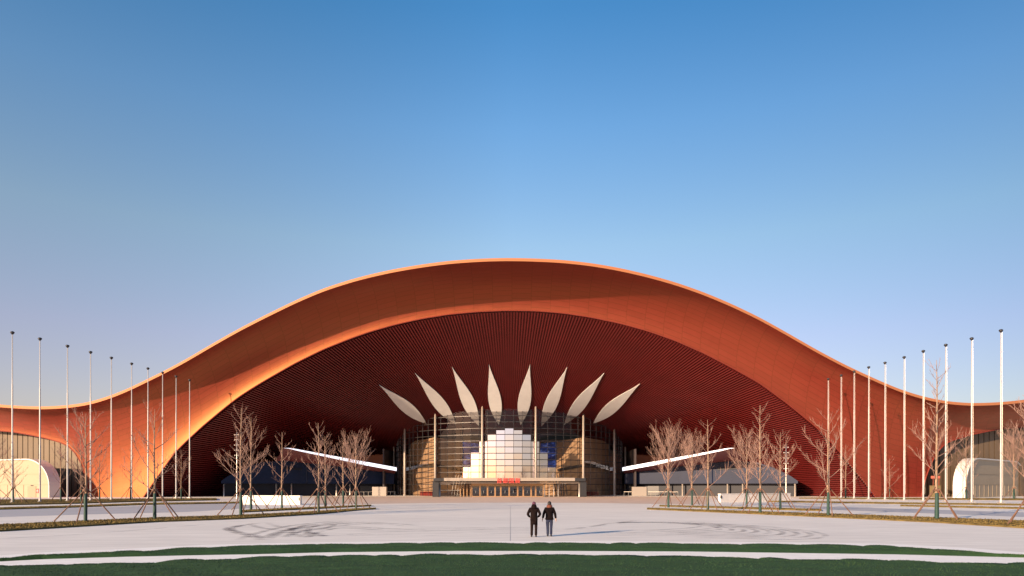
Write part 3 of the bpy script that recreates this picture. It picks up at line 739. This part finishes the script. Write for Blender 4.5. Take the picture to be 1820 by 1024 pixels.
tag(bl.build('grass_blades', M_blade), kind='stuff')
# expansion joint, tyre marks and one dark streak on the paving
b = MB(); p, q = G(907, 962), G(907, 899); b.quad((p.x - .012, p.y, .004), (p.x + .012, p.y, .004), (q.x + .012, q.y, .004), (q.x - .012, q.y, .004)); tag(b.build('paving_joint', mat('joint_sealant', (.40, .37, .36), .8)), kind='structure')
b = MB(); uvs = []; rnd = random.Random(11); zl = [.005]
def mark(pts, w=.22, strength=1.0, pair=1.5):
    for off in ((0, pair) if pair else (0,)):
        q = []
        for i, p in enumerate(pts):
            t = (pts[min(i+1, len(pts)-1)] - pts[max(i-1, 0)]).normalized(); q.append((p + Vector((-t.y, t.x, 0)) * off, Vector((-t.y, t.x, 0))))
        zl[0] += .0006; n = len(q); base = len(b.v)
        for i, (p, nn) in enumerate(q):
            f = i / (n - 1); s = strength * min(1, f * 6, (1 - f) * 6)
            for k, a in ((-1, 0), (-.35, s), (.35, s), (1, 0)): r_ = p + nn * (w * k); b.v.append((r_.x, r_.y, zl[0])); uvs.append((0, a))
        for i in range(n - 1):
            for k in range(3): a = base + i * 4 + k; b.f.append((a, a + 4, a + 5, a + 1))
def arc(c, rx, ry, a0, a1, rot=0, n=40):
    out = []
    for i in range(n + 1):
        a = rad(a0 + (a1 - a0) * i / n); x, y = rx * math.cos(a), ry * math.sin(a); r_ = rad(rot)
        out.append(Vector((c[0] + x * math.cos(r_) - y * math.sin(r_), c[1] + x * math.sin(r_) + y * math.cos(r_), 0)))
    return out
def gpl(pl, n=30):
    x = np.array([p[0] for p in pl], float); y = np.array([p[1] for p in pl], float); d = np.r_[0, np.cumsum(np.hypot(np.diff(x), np.diff(y) * 6))]; s = np.linspace(0, d[-1], n)
    q = np.stack([np.interp(s, d, x), np.interp(s, d, y)], 1)
    for _ in range(3): q[1:-1] = (q[:-2] + q[1:-1] * 2 + q[2:]) / 4
    return [G(a, c) for a, c in q]
mark(gpl([(470, 929), (420, 935), (398, 940), (415, 946), (455, 955), (462, 961)]), .3, 1, 0)
mark(gpl([(445, 931), (418, 937), (409, 941), (430, 947), (460, 953), (470, 960)]), .25, .9, 0)
mark(gpl([(440, 929), (455, 937), (480, 941), (520, 944), (560, 941), (600, 935), (680, 928)]), .3, .8, 1.2)
mark(gpl([(462, 960), (480, 951), (505, 943), (540, 935), (590, 929), (640, 926)]), .3, .9, 1.0)
mark(gpl([(470, 962), (500, 947), (530, 938), (600, 931), (580, 940), (520, 947)]), .28, .8, 0)
mark(gpl([(505, 945), (530, 952), (545, 957), (560, 947), (600, 938), (655, 941), (720, 944)]), .28, .9, 1.1)
mark(gpl([(535, 955), (550, 946), (545, 940), (570, 932), (640, 930), (700, 933), (730, 937)]), .26, .8, .9)
mark(gpl([(500, 950), (620, 953), (700, 949)]), .2, .5, 1.2)
mark(gpl([(-40, 960), (0, 958), (150, 950), (300, 938), (400, 929)]), .22, .55, 0)
mark(gpl([(640, 946), (780, 944), (860, 941), (1000, 940)]), .3, .6, 1.6)
mark(gpl([(660, 955), (860, 950), (980, 946)]), .2, .35, 1.5)
for k in range(9):
    c = G(1175 + 9 * k, 936 + .6 * k); mark(arc((c.x, c.y), 3.0 + .28 * k, 4.6 + .45 * k, -150 + 20 * rnd.random(), 120 - 15 * rnd.random(), 15), .22, .55 + .4 * rnd.random(), 0)
mark(gpl([(1000, 942), (1050, 937), (1080, 931), (1130, 926), (1145, 924)]), .3, .7, 0)  # single dark streak to the right of the two people
mark(gpl([(1010, 946), (1100, 948), (1190, 945), (1260, 941), (1290, 936), (1265, 930), (1180, 925)]), .22, .7, 1.2)
mark(gpl([(1050, 952), (1180, 952), (1270, 947)]), .2, .5, 1.0)
mark(gpl([(570, 898), (640, 897), (690, 893), (700, 890)]), .3, .5, 0)
mark(gpl([(1080, 890), (1090, 893), (1130, 895), (1190, 896)]), .3, .4, 0)
o = b.build('tyre_marks_and_streak', M_marks); set_uv(o, uvs); tag(o, kind='structure')

# low white planter walls
for (pa, pb, yt, yb, lab) in ((429, 533, 880.5, 896.5, 'low cream white wall block glowing in sun behind the left trees'), (1281, 1405, 877.5, 893, 'low white wall block in soft shade behind the right trees')):
    p, q = G(pa, yb), G(pb, yb + (.8 if pa < 900 else -2.2)); h = (yb - yt) * p.y / F
    root = thing('planter_wall', lab, 'low wall', p, 0, 'low white walls beside the plaza')
    d = q - p; L_ = d.length; M = Matrix.Rotation(math.atan2(d.y, d.x), 4, 'Z'); b = MB()
    b.box((0, 0, 0), (L_, .5, h - .12), M); b.build('body', M_conc, root)
    b = MB(); b.box((-.05, -.05, h - .12), (L_ + .05, .55, h), M); bevel(b.build('coping', M_conc, root), .02)
    e = 0 if pa > 900 else L_
    b = MB(); b.box((e - .18, -.07, h * .45), (e + .18, -.051, h * .8), M); b.build('wall_light', M_darkm, root)

# ------------------------------------------------------------------ flagpoles
def flagpole(px, top, base, label):
    PH = 26.0; Y = PH * F / (base - top); x = (px - CX) * Y / F
    root = thing('flagpole', label, 'flagpole', (x, Y, 0), 0, 'white flagpoles in two rows of ten')
    b = MB(); b.lathe([(.18, 0), (.18, .5), (.13, .55), (.125, 9), (.105, 9.05), (.098, 18), (.08, 18.05), (.065, PH - .5)], n=12); b.build('shaft', M_white, root, smooth=True)
    b = MB(); b.lathe([(.04, PH - .5), (.13, PH - .42), (.28, PH - .2), (.30, PH - .1), (.2, PH), (.02, PH + .06)], n=12); b.build('finial', M_darkm, root, smooth=True)
    b = MB(); b.box((-.4, -.4, 0), (.4, .4, .12)); b.lathe([(.33, .12), (.3, .2), (.23, .22)], n=12); b.build('base_plate', M_metal, root)
    b = MB(); b.tube([(.2, -.1, 1.2), (.16, -.1, 13), (.12, -.08, PH - .45)], .012, 4); b.build('halyard', M_metal, root)
ords = ['nearest', 'second', 'third', 'fourth', 'fifth', 'sixth', 'seventh', 'eighth', 'ninth', 'farthest']
for i, (px, t) in enumerate(((22,587),(71,598),(120,611),(161,622.5),(198,633),(234,644),(263,653),(289,661),(313,668),(337,675))):
    flagpole(px, t, ip(px, [(22, 892), (120, 889.5), (234, 887.5), (337, 886)]), f'{ords[i]} white flagpole of the left row' + (' counted from the camera' if 0 < i < 9 else (', looking tallest of its row' if i == 0 else ', looking shortest of its row')))
for i, (px, t) in enumerate(((1779,580),(1727,595),(1681,607),(1641,618.5),(1607,630),(1573,640.5),(1544,649),(1518,657),(1495,664.5),(1472,671.5))):
    flagpole(px, t, ip(px, [(1472, 884.5), (1600, 886), (1779, 889)]), f'{ords[i]} white flagpole of the right row' + (' counted from the camera' if 0 < i < 9 else (', looking tallest of its row' if i == 0 else ', looking shortest of its row')))

# ------------------------------------------------------------------ bare trees
def make_tree(base, hgt, spread, style, label, seed, wrap=True, stakes=True, cat='tree', lean=0.0, stake_r=1.9):
    rnd = random.Random(seed); root = thing('bare_tree', label, 'tree', base, 0, 'bare young street trees')
    cl = .24 if style != 'low' else .12
    tr = MB(); n = 12; pts, rs = [], []; r0 = .0065 * hgt + .03
    for i in range(n + 1):
        f = i / n; pts.append(Vector((lean * hgt * f * f + .03 * math.sin(f * 5 + seed), .03 * math.sin(f * 4 + seed * 2), hgt * f))); rs.append(r0 * (1 - f) ** .8 * .95 + .014)
    tr.tube(pts, rs, 7); tr.build('trunk', M_bark, root, smooth=True)
    def at(f):
        k = f * n; i = min(int(k), n - 1); return pts[i].lerp(pts[i+1], k - i), rs[i] * (1 - (k - i)) + rs[i+1] * (k - i)
    cr = MB()
    def limb(p, d, L_, r, up, depth):
        q = [p.copy()]; k = 6 if depth == 0 else 4; d = d.normalized(); rr = [r]
        for i in range(k):
            d = (d + Vector((rnd.gauss(0, .05), rnd.gauss(0, .05), up / k + rnd.gauss(0, .04)))).normalized()
            q.append(q[-1] + d * (L_ / k)); rr.append(r * (1 - .75 * (i + 1) / k))
        cr.tube(q, rr, 4 if depth == 0 else 3, cap=False)
        if depth >= 2: return
        m = int(L_ * (4.2 if depth == 0 else 3.0)) + 1
        for _ in range(m):
            f = rnd.uniform(.22, .97); kk = f * k; i = min(int(kk), k - 1); pp = q[i].lerp(q[i+1], kk - i); dd = (q[i+1] - q[i]).normalized()
            sd = dd.cross(Vector((rnd.gauss(0, 1), rnd.gauss(0, 1), rnd.gauss(0, 1)))).normalized()
            nd = dd * rnd.uniform(.65, 1.1) + sd * rnd.uniform(.5, .8) + Vector((0, 0, .25)); limb(pp, nd, L_ * rnd.uniform(.14, .38) * (1.15 - f * .5), max(r * .48, .006), up * .8, depth + 1)
    if style == 'vase': N1, a_lo, a_hi, up = 34, 24, 44, .32
    elif style == 'tall': N1, a_lo, a_hi, up = 34, 42, 66, .5
    elif style == 'sparse': N1, a_lo, a_hi, up = 15, 46, 66, .6
    else: N1, a_lo, a_hi, up = 22, 42, 62, .6
    az = rnd.uniform(0, 6.28)
    for i in range(N1):
        f = cl + (.97 - cl) * max(0.0, (i + rnd.uniform(-.3, .3)) / (N1 - 1)) ** .95; f = min(max(f, cl), .93); p, r = at(f); az += 2.4 + rnd.uniform(-.4, .4)
        g = (f - cl) / (1 - cl)
        shape = {'vase': (.75 + .5 * math.sin(math.pi * min(1, g * 1.2 + .1))) * (1 - .55 * g), 'tall': (1 - .72 * g) * (.75 + .25 * math.sin(g * 9)), 'sparse': (1.05 - .75 * g)}.get(style, (.8 + .35 * math.sin(math.pi * g)) * (1.05 - .72 * g))
        an = rad(rnd.uniform(a_lo, a_hi)); L_ = 1.62 * spread * shape * rnd.uniform(.8, 1.15) / max(.6, math.sin(an) + .1)
        limb(p, Vector((math.cos(az) * math.sin(an), math.sin(az) * math.sin(an), math.cos(an))), L_, max(min(r * .6, .030), .012), up, 0)
    cr.build('crown', M_twig, root)
    if wrap:
        b = MB(); b.lathe([(r0 * 1.3 + .02, 0), (r0 * 1.25 + .02, .05), (r0 * 1.15 + .015, 1.2), (r0 * 1.1 + .015, 1.9), (r0 * .9, 1.93)], n=10); b.build('trunk_wrap', M_wrap, root, smooth=True)
    if stakes:
        a0 = rnd.uniform(0, 1.5); zt = 2.15
        for i in range(4):
            a = a0 + i * math.pi / 2 + rnd.uniform(-.15, .15); e = Vector((math.cos(a) * stake_r, math.sin(a) * stake_r, 0)); tdir = Vector((-math.sin(a), math.cos(a), 0))
            b = MB(); b.tube([e, Vector((0, 0, zt)) + Vector((math.cos(a), math.sin(a), 0)) * (r0 + .05) + tdir * .05 + Vector((0, 0, rnd.uniform(-.1, .25)))], [.046, .038], 6); b.build('support_stake', M_stake, root)
        b = MB(); b.lathe([(r0 + .10, zt - .08), (r0 + .12, zt), (r0 + .10, zt + .08)], n=8); b.build('tie_collar', M_stake, root)
    return root
def T(px, by, ty, hw, style, label, seed, z=.1, **kw):
    g = G(px, by, z); sc = g.y / F; make_tree(g, (by - ty) * sc, hw * sc, style, label, seed, **kw)
# left of the plaza
T(152, 926, 735, 46, 'open', 'leftmost large staked bare tree on the near verge beside the left road', 101, lean=.01)
T(275, 922, 727, 44, 'sparse', 'open bare tree on the near left verge in front of the sunlit orange wall', 102)
T(428, 915.5, 725, 42, 'tall', 'tallest bare tree of the left verge with its wrapped trunk before the cream wall block', 103)
T(446, 906.5, 741, 30, 'open', 'bare tree just behind the tallest left tree, overlapping the left end of the cream block', 104)
T(501, 903, 768, 27, 'sparse', 'lone thin bare tree in front of the right part of the cream wall block', 105)
T(566, 911, 752, 27, 'open', 'slim pointed bare tree under the left slanted white canopy, nearest of a cluster', 106)
T(578, 900.5, 775, 25, 'open', 'small bare tree tucked right behind the slim pointed tree on the left', 107)
T(610, 899.5, 782, 20, 'open', 'small bare tree behind the left of the dense bushy topped tree', 108)
T(633, 904.5, 772, 26, 'vase', 'dense bushy topped bare tree at the plaza end of the left verge', 109)
# right of the plaza
T(1188, 902, 762, 29, 'vase', 'dense vase shaped bare tree at the plaza end of the right verge', 110)
T(1230, 898, 772, 24, 'vase', 'smaller upright bare tree between the vase shaped tree and the spindly one on the right', 111)
T(1258, 906, 746, 32, 'sparse', 'spindly bare tree with long straight leader under the right white canopy tip', 112)
T(1327, 900.5, 770, 27, 'vase', 'mid sized bare tree standing in front of the right white wall block', 113)
T(1351, 911, 720, 36, 'tall', 'tall densely branched bare tree on the right verge before the white wall block', 114)
T(1387, 905, 768, 30, 'open', 'bare tree beside the right lamp mast', 115)
T(1472, 916, 735, 48, 'sparse', 'wide open bare tree in front of the farthest right flagpole', 116)
T(1665, 922, 640, 46, 'tall', 'tallest bare tree of all, rising above the right eave', 117, lean=-.004)
T(1838, 931, 700, 50, 'open', 'bare tree cut off by the right edge of the picture', 118)
# thin trees by the building
for (px, by, ty, hw, st, lab, sd) in ((144, 892, 770, 24, 'open', 'thin bare tree behind the leftmost large tree, before the left side arch end', 120), (177, 889, 802, 18, 'sparse', 'small staked bare tree on the grass at the orange wall between fourth and fifth flagpoles', 121), (232, 888.5, 795, 20, 'sparse', 'small bare tree close beside the sixth left flagpole', 122), (322, 887, 800, 18, 'open', 'small bare tree against the dark left foot of the arch', 123), (108, 890, 780, 17, 'open', 'thin bare tree before the shaded back of the left pod', 124), (24, 893, 810, 18, 'open', 'bare tree close behind the nearest left flagpole, before the cream pod', 125), (-4, 893, 770, 24, 'open', 'bare tree cut off by the left edge of the picture', 126),
        (1503, 885.5, 790, 17, 'sparse', 'thin bare tree by the right foot of the arch', 130), (1581, 886, 815, 15, 'sparse', 'short bare tree in front of the plain right red wall', 131), (1717, 886.5, 775, 20, 'open', 'bare tree before the lit left edge of the right pod', 132), (1802, 886.5, 760, 24, 'vase', 'dense bare tree in front of the right pod face', 133)):
    T(px, by, ty, hw, st, lab, sd, z=.12)

# lamp masts with clustered heads
for px, by, ty, lab in ((421, 889, 768, 'tall lamp mast with clustered small heads behind the tallest left tree'), (1397, 890, 790, 'tall lamp mast with clustered small heads among the right trees')):
    g = G(px, by); h = (by - ty) * g.y / F; root = thing('lamp_mast', lab, 'street lamp', g, 0, 'lamp masts beside the plaza')
    b = MB(); b.lathe([(.16, 0), (.11, .3), (.08, h * .5), (.05, h)], n=10); b.build('mast', M_metal, root, smooth=True)
    for i in range(5):
        for sd in (-1, 1):
            z = h - .5 - i * .95; b = MB(); b.bar((0, 0, z), (sd * .33, 0, z + .05), .04, .04); b.lathe([(.04, -.12), (.11, -.09), (.12, .04), (.05, .10)], (sd * .36, -.02, z), 8); b.build('lamp_head', M_metal, root)

# ------------------------------------------------------------------ the two people
def skin_obj(name, pts, edges, rr, m, parent, sub=2, root_i=0):
    me = bpy.data.meshes.new(name); me.from_pydata([tuple(p) for p in pts], edges, []); o = bpy.data.objects.new(name, me); COL.objects.link(o)
    o.modifiers.new('skin', 'SKIN').use_smooth_shade = True
    for i, s in enumerate(me.skin_vertices[0].data): r_ = rr[i]; s.radius = r_ if hasattr(r_, '__len__') else (r_, r_); s.use_root = (i == root_i)
    ss = o.modifiers.new('sub', 'SUBSURF'); ss.levels = sub; ss.render_levels = sub
    dg = bpy.context.evaluated_depsgraph_get(); m2 = bpy.data.meshes.new_from_object(o.evaluated_get(dg)); bpy.data.objects.remove(o)
    m2.materials.clear(); m2.materials.append(m); m2.polygons.foreach_set('use_smooth', [True] * len(m2.polygons)); m2.name = name
    return link(bpy.data.objects.new(name, m2), parent)
def rings(name, rows_, m, parent, n=20, cap=True):
    """closed garment from elliptical rows: (cx, cy, z, rx, ry)"""
    b = MB(); k = len(rows_)
    for (x, y, z, rx, ry) in rows_:
        for j in range(n):
            a = 2 * math.pi * j / n; f = 1 + .025 * math.sin(5 * a + z * 23) + .015 * math.sin(9 * a - z * 31); b.v.append((x + rx * f * math.cos(a), y + ry * f * math.sin(a), z + .006 * math.sin(3 * a + z * 9)))
    for i in range(k - 1):
        for j in range(n): a = i * n + j; c = i * n + (j + 1) % n; b.f.append((a, c, c + n, a + n))
    if cap: b.f.append(tuple(range(n))[::-1]); b.f.append(tuple((k - 1) * n + j for j in range(n)))
    return b.build(name, m, parent, smooth=True)
M_skin = mat('skin', (.48, .28, .19), .55)
M_coat1 = mat('dark_brown_coat', (.009, .005, .005), .9, spec=.1, noise=.3, nscale=9, bump=.4, bscale=25)
M_coat2 = mat('black_brown_jacket', (.007, .0042, .005), .9, spec=.1, noise=.3, nscale=9, bump=.4, bscale=25)
M_trs = mat('dark_trousers', (.013, .008, .008), .9, spec=.1); M_jean = mat('blue_jeans', (.010, .016, .048), .85, noise=.3, nscale=12)
M_boot = mat('black_shoes', (.014, .011, .011), .6); M_hat = mat('plum_hat', (.085, .03, .06), .9); M_hair = mat('dark_hair', (.012, .009, .008), .6)
M_fur = mat('brown_scarf', (.14, .045, .03), .95, noise=.5, nscale=30)
def person(loc, label, pose):
    root = thing('person', label, 'person', loc)
    pts, ed, rr = [], [], []
    def v(p, r, par=None):
        pts.append(Vector(p)); rr.append(r)
        if par is not None: ed.append((par, len(pts) - 1))
        return len(pts) - 1
    pel = v((0, 0, .92), (.15, .11)); ab = v((0, 0, 1.08), (.14, .10), pel); ch = v((0, .01, 1.30), (.16, .11), ab); nk0 = v((0, .01, 1.43), (.075, .07), ch)
    nk = v((0, .025, 1.50), (.052, .055), nk0); jw = v((0, .05, 1.56), (.06, .075), nk); hd = v((0, .045, 1.635), (.074, .092), jw); tp = v((0, .035, 1.70), (.055, .07), hd)
    v((0, .148, 1.60), .011, jw)                                                       # nose
    for s in (-1, 1): v((s * .082, .035, 1.61), .010, hd)                               # ears
    for s in (-1, 1):
        L_ = pose['legs'][s]; hp = v((s * .095, 0, .88), .085, pel); kn = v(L_[0], .058, hp); an = v(L_[1], .042, kn); fo = v(L_[2], .036, an); v(Vector(L_[2]) + Vector((0, .09, -.012)), .03, fo)
        A_ = pose['arms'][s]; sh = v((s * .175, .01, 1.39), .058, ch); el = v(A_[0], .043, sh); wr = v(A_[1], .029, el); d = (Vector(A_[1]) - Vector(A_[0])).normalized(); side = Vector((0, 1, 0)) if abs(d.y) < .8 else Vector((0, 0, 1))
        side = (side - d * side.dot(d)).normalized(); nrm = d.cross(side)
        pm = v(Vector(A_[1]) + d * .06, (.034, .018), wr); kn_ = v(Vector(A_[1]) + d * .085, (.034, .017), pm)
        for i, (o_, l_) in enumerate(((-.028, .058), (-.010, .072), (.009, .078), (.027, .068))):
            f0 = v(Vector(A_[1]) + d * .098 + side * o_, .0085, kn_); f1 = v(Vector(A_[1]) + d * (.098 + l_ * .5) + side * o_ * 1.05 - nrm * (s * .012), .008, f0); v(Vector(A_[1]) + d * (.098 + l_ * .95) + side * o_ - nrm * (s * .032), .007, f1)
        t0 = v(Vector(A_[1]) + d * .045 + side * .04, .010, pm); v(Vector(A_[1]) + d * .085 + side * .062, .009, t0)
    body = skin_obj('body', pts, ed, rr, M_skin, root)
    for s in (-1, 1):
        b = MB(); b.lathe([(.002, -.011), (.010, -.006), (.0115, 0), (.010, .006), (.002, .011)], (s * .031, .128, 1.635), 8); b.build('eye', mat('eye', (.05, .03, .02), .3), root)
    b = MB(); b.bar((-.024, .124, 1.565), (.024, .124, 1.565), .012, .008); b.build('mouth', mat('lips', (.35, .12, .10), .5), root)
    # trousers follow the legs
    P_, E_, R_ = [], [], []
    def w(p, r, par=None):
        P_.append(Vector(p)); R_.append(r)
        if par is not None: E_.append((par, len(P_) - 1))
        return len(P_) - 1
    wa = w((0, 0, 1.0), (.16, .125)); pv = w((0, 0, .88), (.165, .13), wa)
    for s in (-1, 1):
        L_ = pose['legs'][s]; h0 = w((s * .098, 0, .80), .10, pv); k0 = w(Vector(L_[0]), .078, h0); k1 = w(Vector(L_[0]).lerp(Vector(L_[1]), .5), .072, k0); w(Vector(L_[1]) + Vector((0, 0, -.035)), .072, k1)
    skin_obj('trousers', P_, E_, R_, pose['legm'], root, 2)
    for s in (-1, 1):
        L_ = pose['legs'][s]; f = Vector(L_[2]); skin_obj('shoe', [Vector(L_[1]) + Vector((0, 0, .0)), f + Vector((0, -.03, .0)), f + Vector((0, .08, -.004)), f + Vector((0, .15, -.008))], [(0, 1), (1, 2), (2, 3)], [.055, (.05, .05), (.048, .04), (.04, .03)], M_boot, root, 2)
    # coat: body and sleeves in one skin
    P_, E_, R_ = [], [], []
    c0 = w((0, .0, 1.02), pose['cw'][0]); c1 = w((0, .0, 1.22), pose['cw'][1], c0); c2 = w((0, .005, 1.37), pose['cw'][2], c1); c3 = w((0, .015, 1.46), (.10, .095), c2); w((0, .03, 1.53), (.085, .085), c3)
    last = c0
    for z, r_ in pose['skirt']: last = w((0, 0, z), r_, last)
    for s in (-1, 1):
        A_ = pose['arms'][s]; sh = w((s * .185, .005, 1.39), .088, c2); m1 = w(Vector((s * .185, .005, 1.39)).lerp(Vector(A_[0]), .5), .082, sh); e = w(A_[0], .074, m1); w(Vector(A_[0]).lerp(Vector(A_[1]), .55), .064, e); w(Vector(A_[0]).lerp(Vector(A_[1]), .98), .056, len(P_) - 1)
    skin_obj('coat', P_, E_, R_, pose['coatm'], root, 2)
    for name, m, rows_ in pose['extra']: rings(name, rows_, m, root)
    return root
YP = 33.9
legsA = {-1: ((-.105, .03, .50), (-.115, -.07, .10), (-.12, -.05, .045)), 1: ((.105, -.02, .49), (.10, -.03, .09), (.11, .0, .04))}
person((G(949, 954.5).x, G(949, 954.5).y, 0), 'person in long dark brown hooded coat and plum hat walking away with hands in pockets', dict(
    legs={-1: ((-.10, .06, .49), (-.115, -.02, .09), (-.12, .0, .04)), 1: ((.105, .03, .49), (.095, -.09, .10), (.10, -.06, .045))},
    arms={-1: ((-.31, -.07, 1.13), (-.20, .10, .98)), 1: ((.31, -.07, 1.13), (.20, .10, .98))},
    cw=((.185, .15), (.20, .16), (.205, .15)), skirt=((.86, (.19, .155)), (.70, (.195, .16)), (.60, (.19, .16))), legm=M_trs, coatm=M_coat1,
    extra=[('hood', M_coat1, [(0, -.02, 1.40, .13, .12), (0, -.05, 1.46, .15, .13), (0, -.055, 1.53, .135, .105), (0, -.03, 1.60, .10, .09), (0, -.01, 1.63, .07, .07)]), ('hat', M_hat, [(0, .03, 1.60, .095, .112), (0, .03, 1.66, .098, .114), (0, .03, 1.72, .075, .09), (0, .03, 1.755, .03, .04)])]))
person((G(976.5, 953.5).x, G(976.5, 953.5).y, 0), 'person in black brown jacket, rust scarf and blue jeans walking away with arms loose', dict(
    legs={-1: ((-.088, .05, .49), (-.085, .0, .09), (-.088, .02, .04)), 1: ((.085, -.01, .49), (.075, -.12, .11), (.08, -.09, .05))},
    arms={-1: ((-.285, -.03, 1.13), (-.335, .05, .89)), 1: ((.285, .0, 1.13), (.32, -.05, .88))},
    cw=((.205, .15), (.205, .16), (.205, .15)), skirt=((.90, (.225, .165)), (.82, (.225, .165))), legm=M_jean, coatm=M_coat2,
    extra=[('scarf', M_fur, [(0, .0, 1.44, .135, .13), (0, -.01, 1.50, .15, .135), (0, .0, 1.56, .135, .12), (0, .02, 1.595, .10, .10)]), ('hair', M_hair, [(0, .0, 1.58, .088, .085), (0, .015, 1.64, .098, .105), (0, .025, 1.70, .09, .105), (0, .03, 1.745, .06, .075), (0, .03, 1.765, .02, .03)])]))
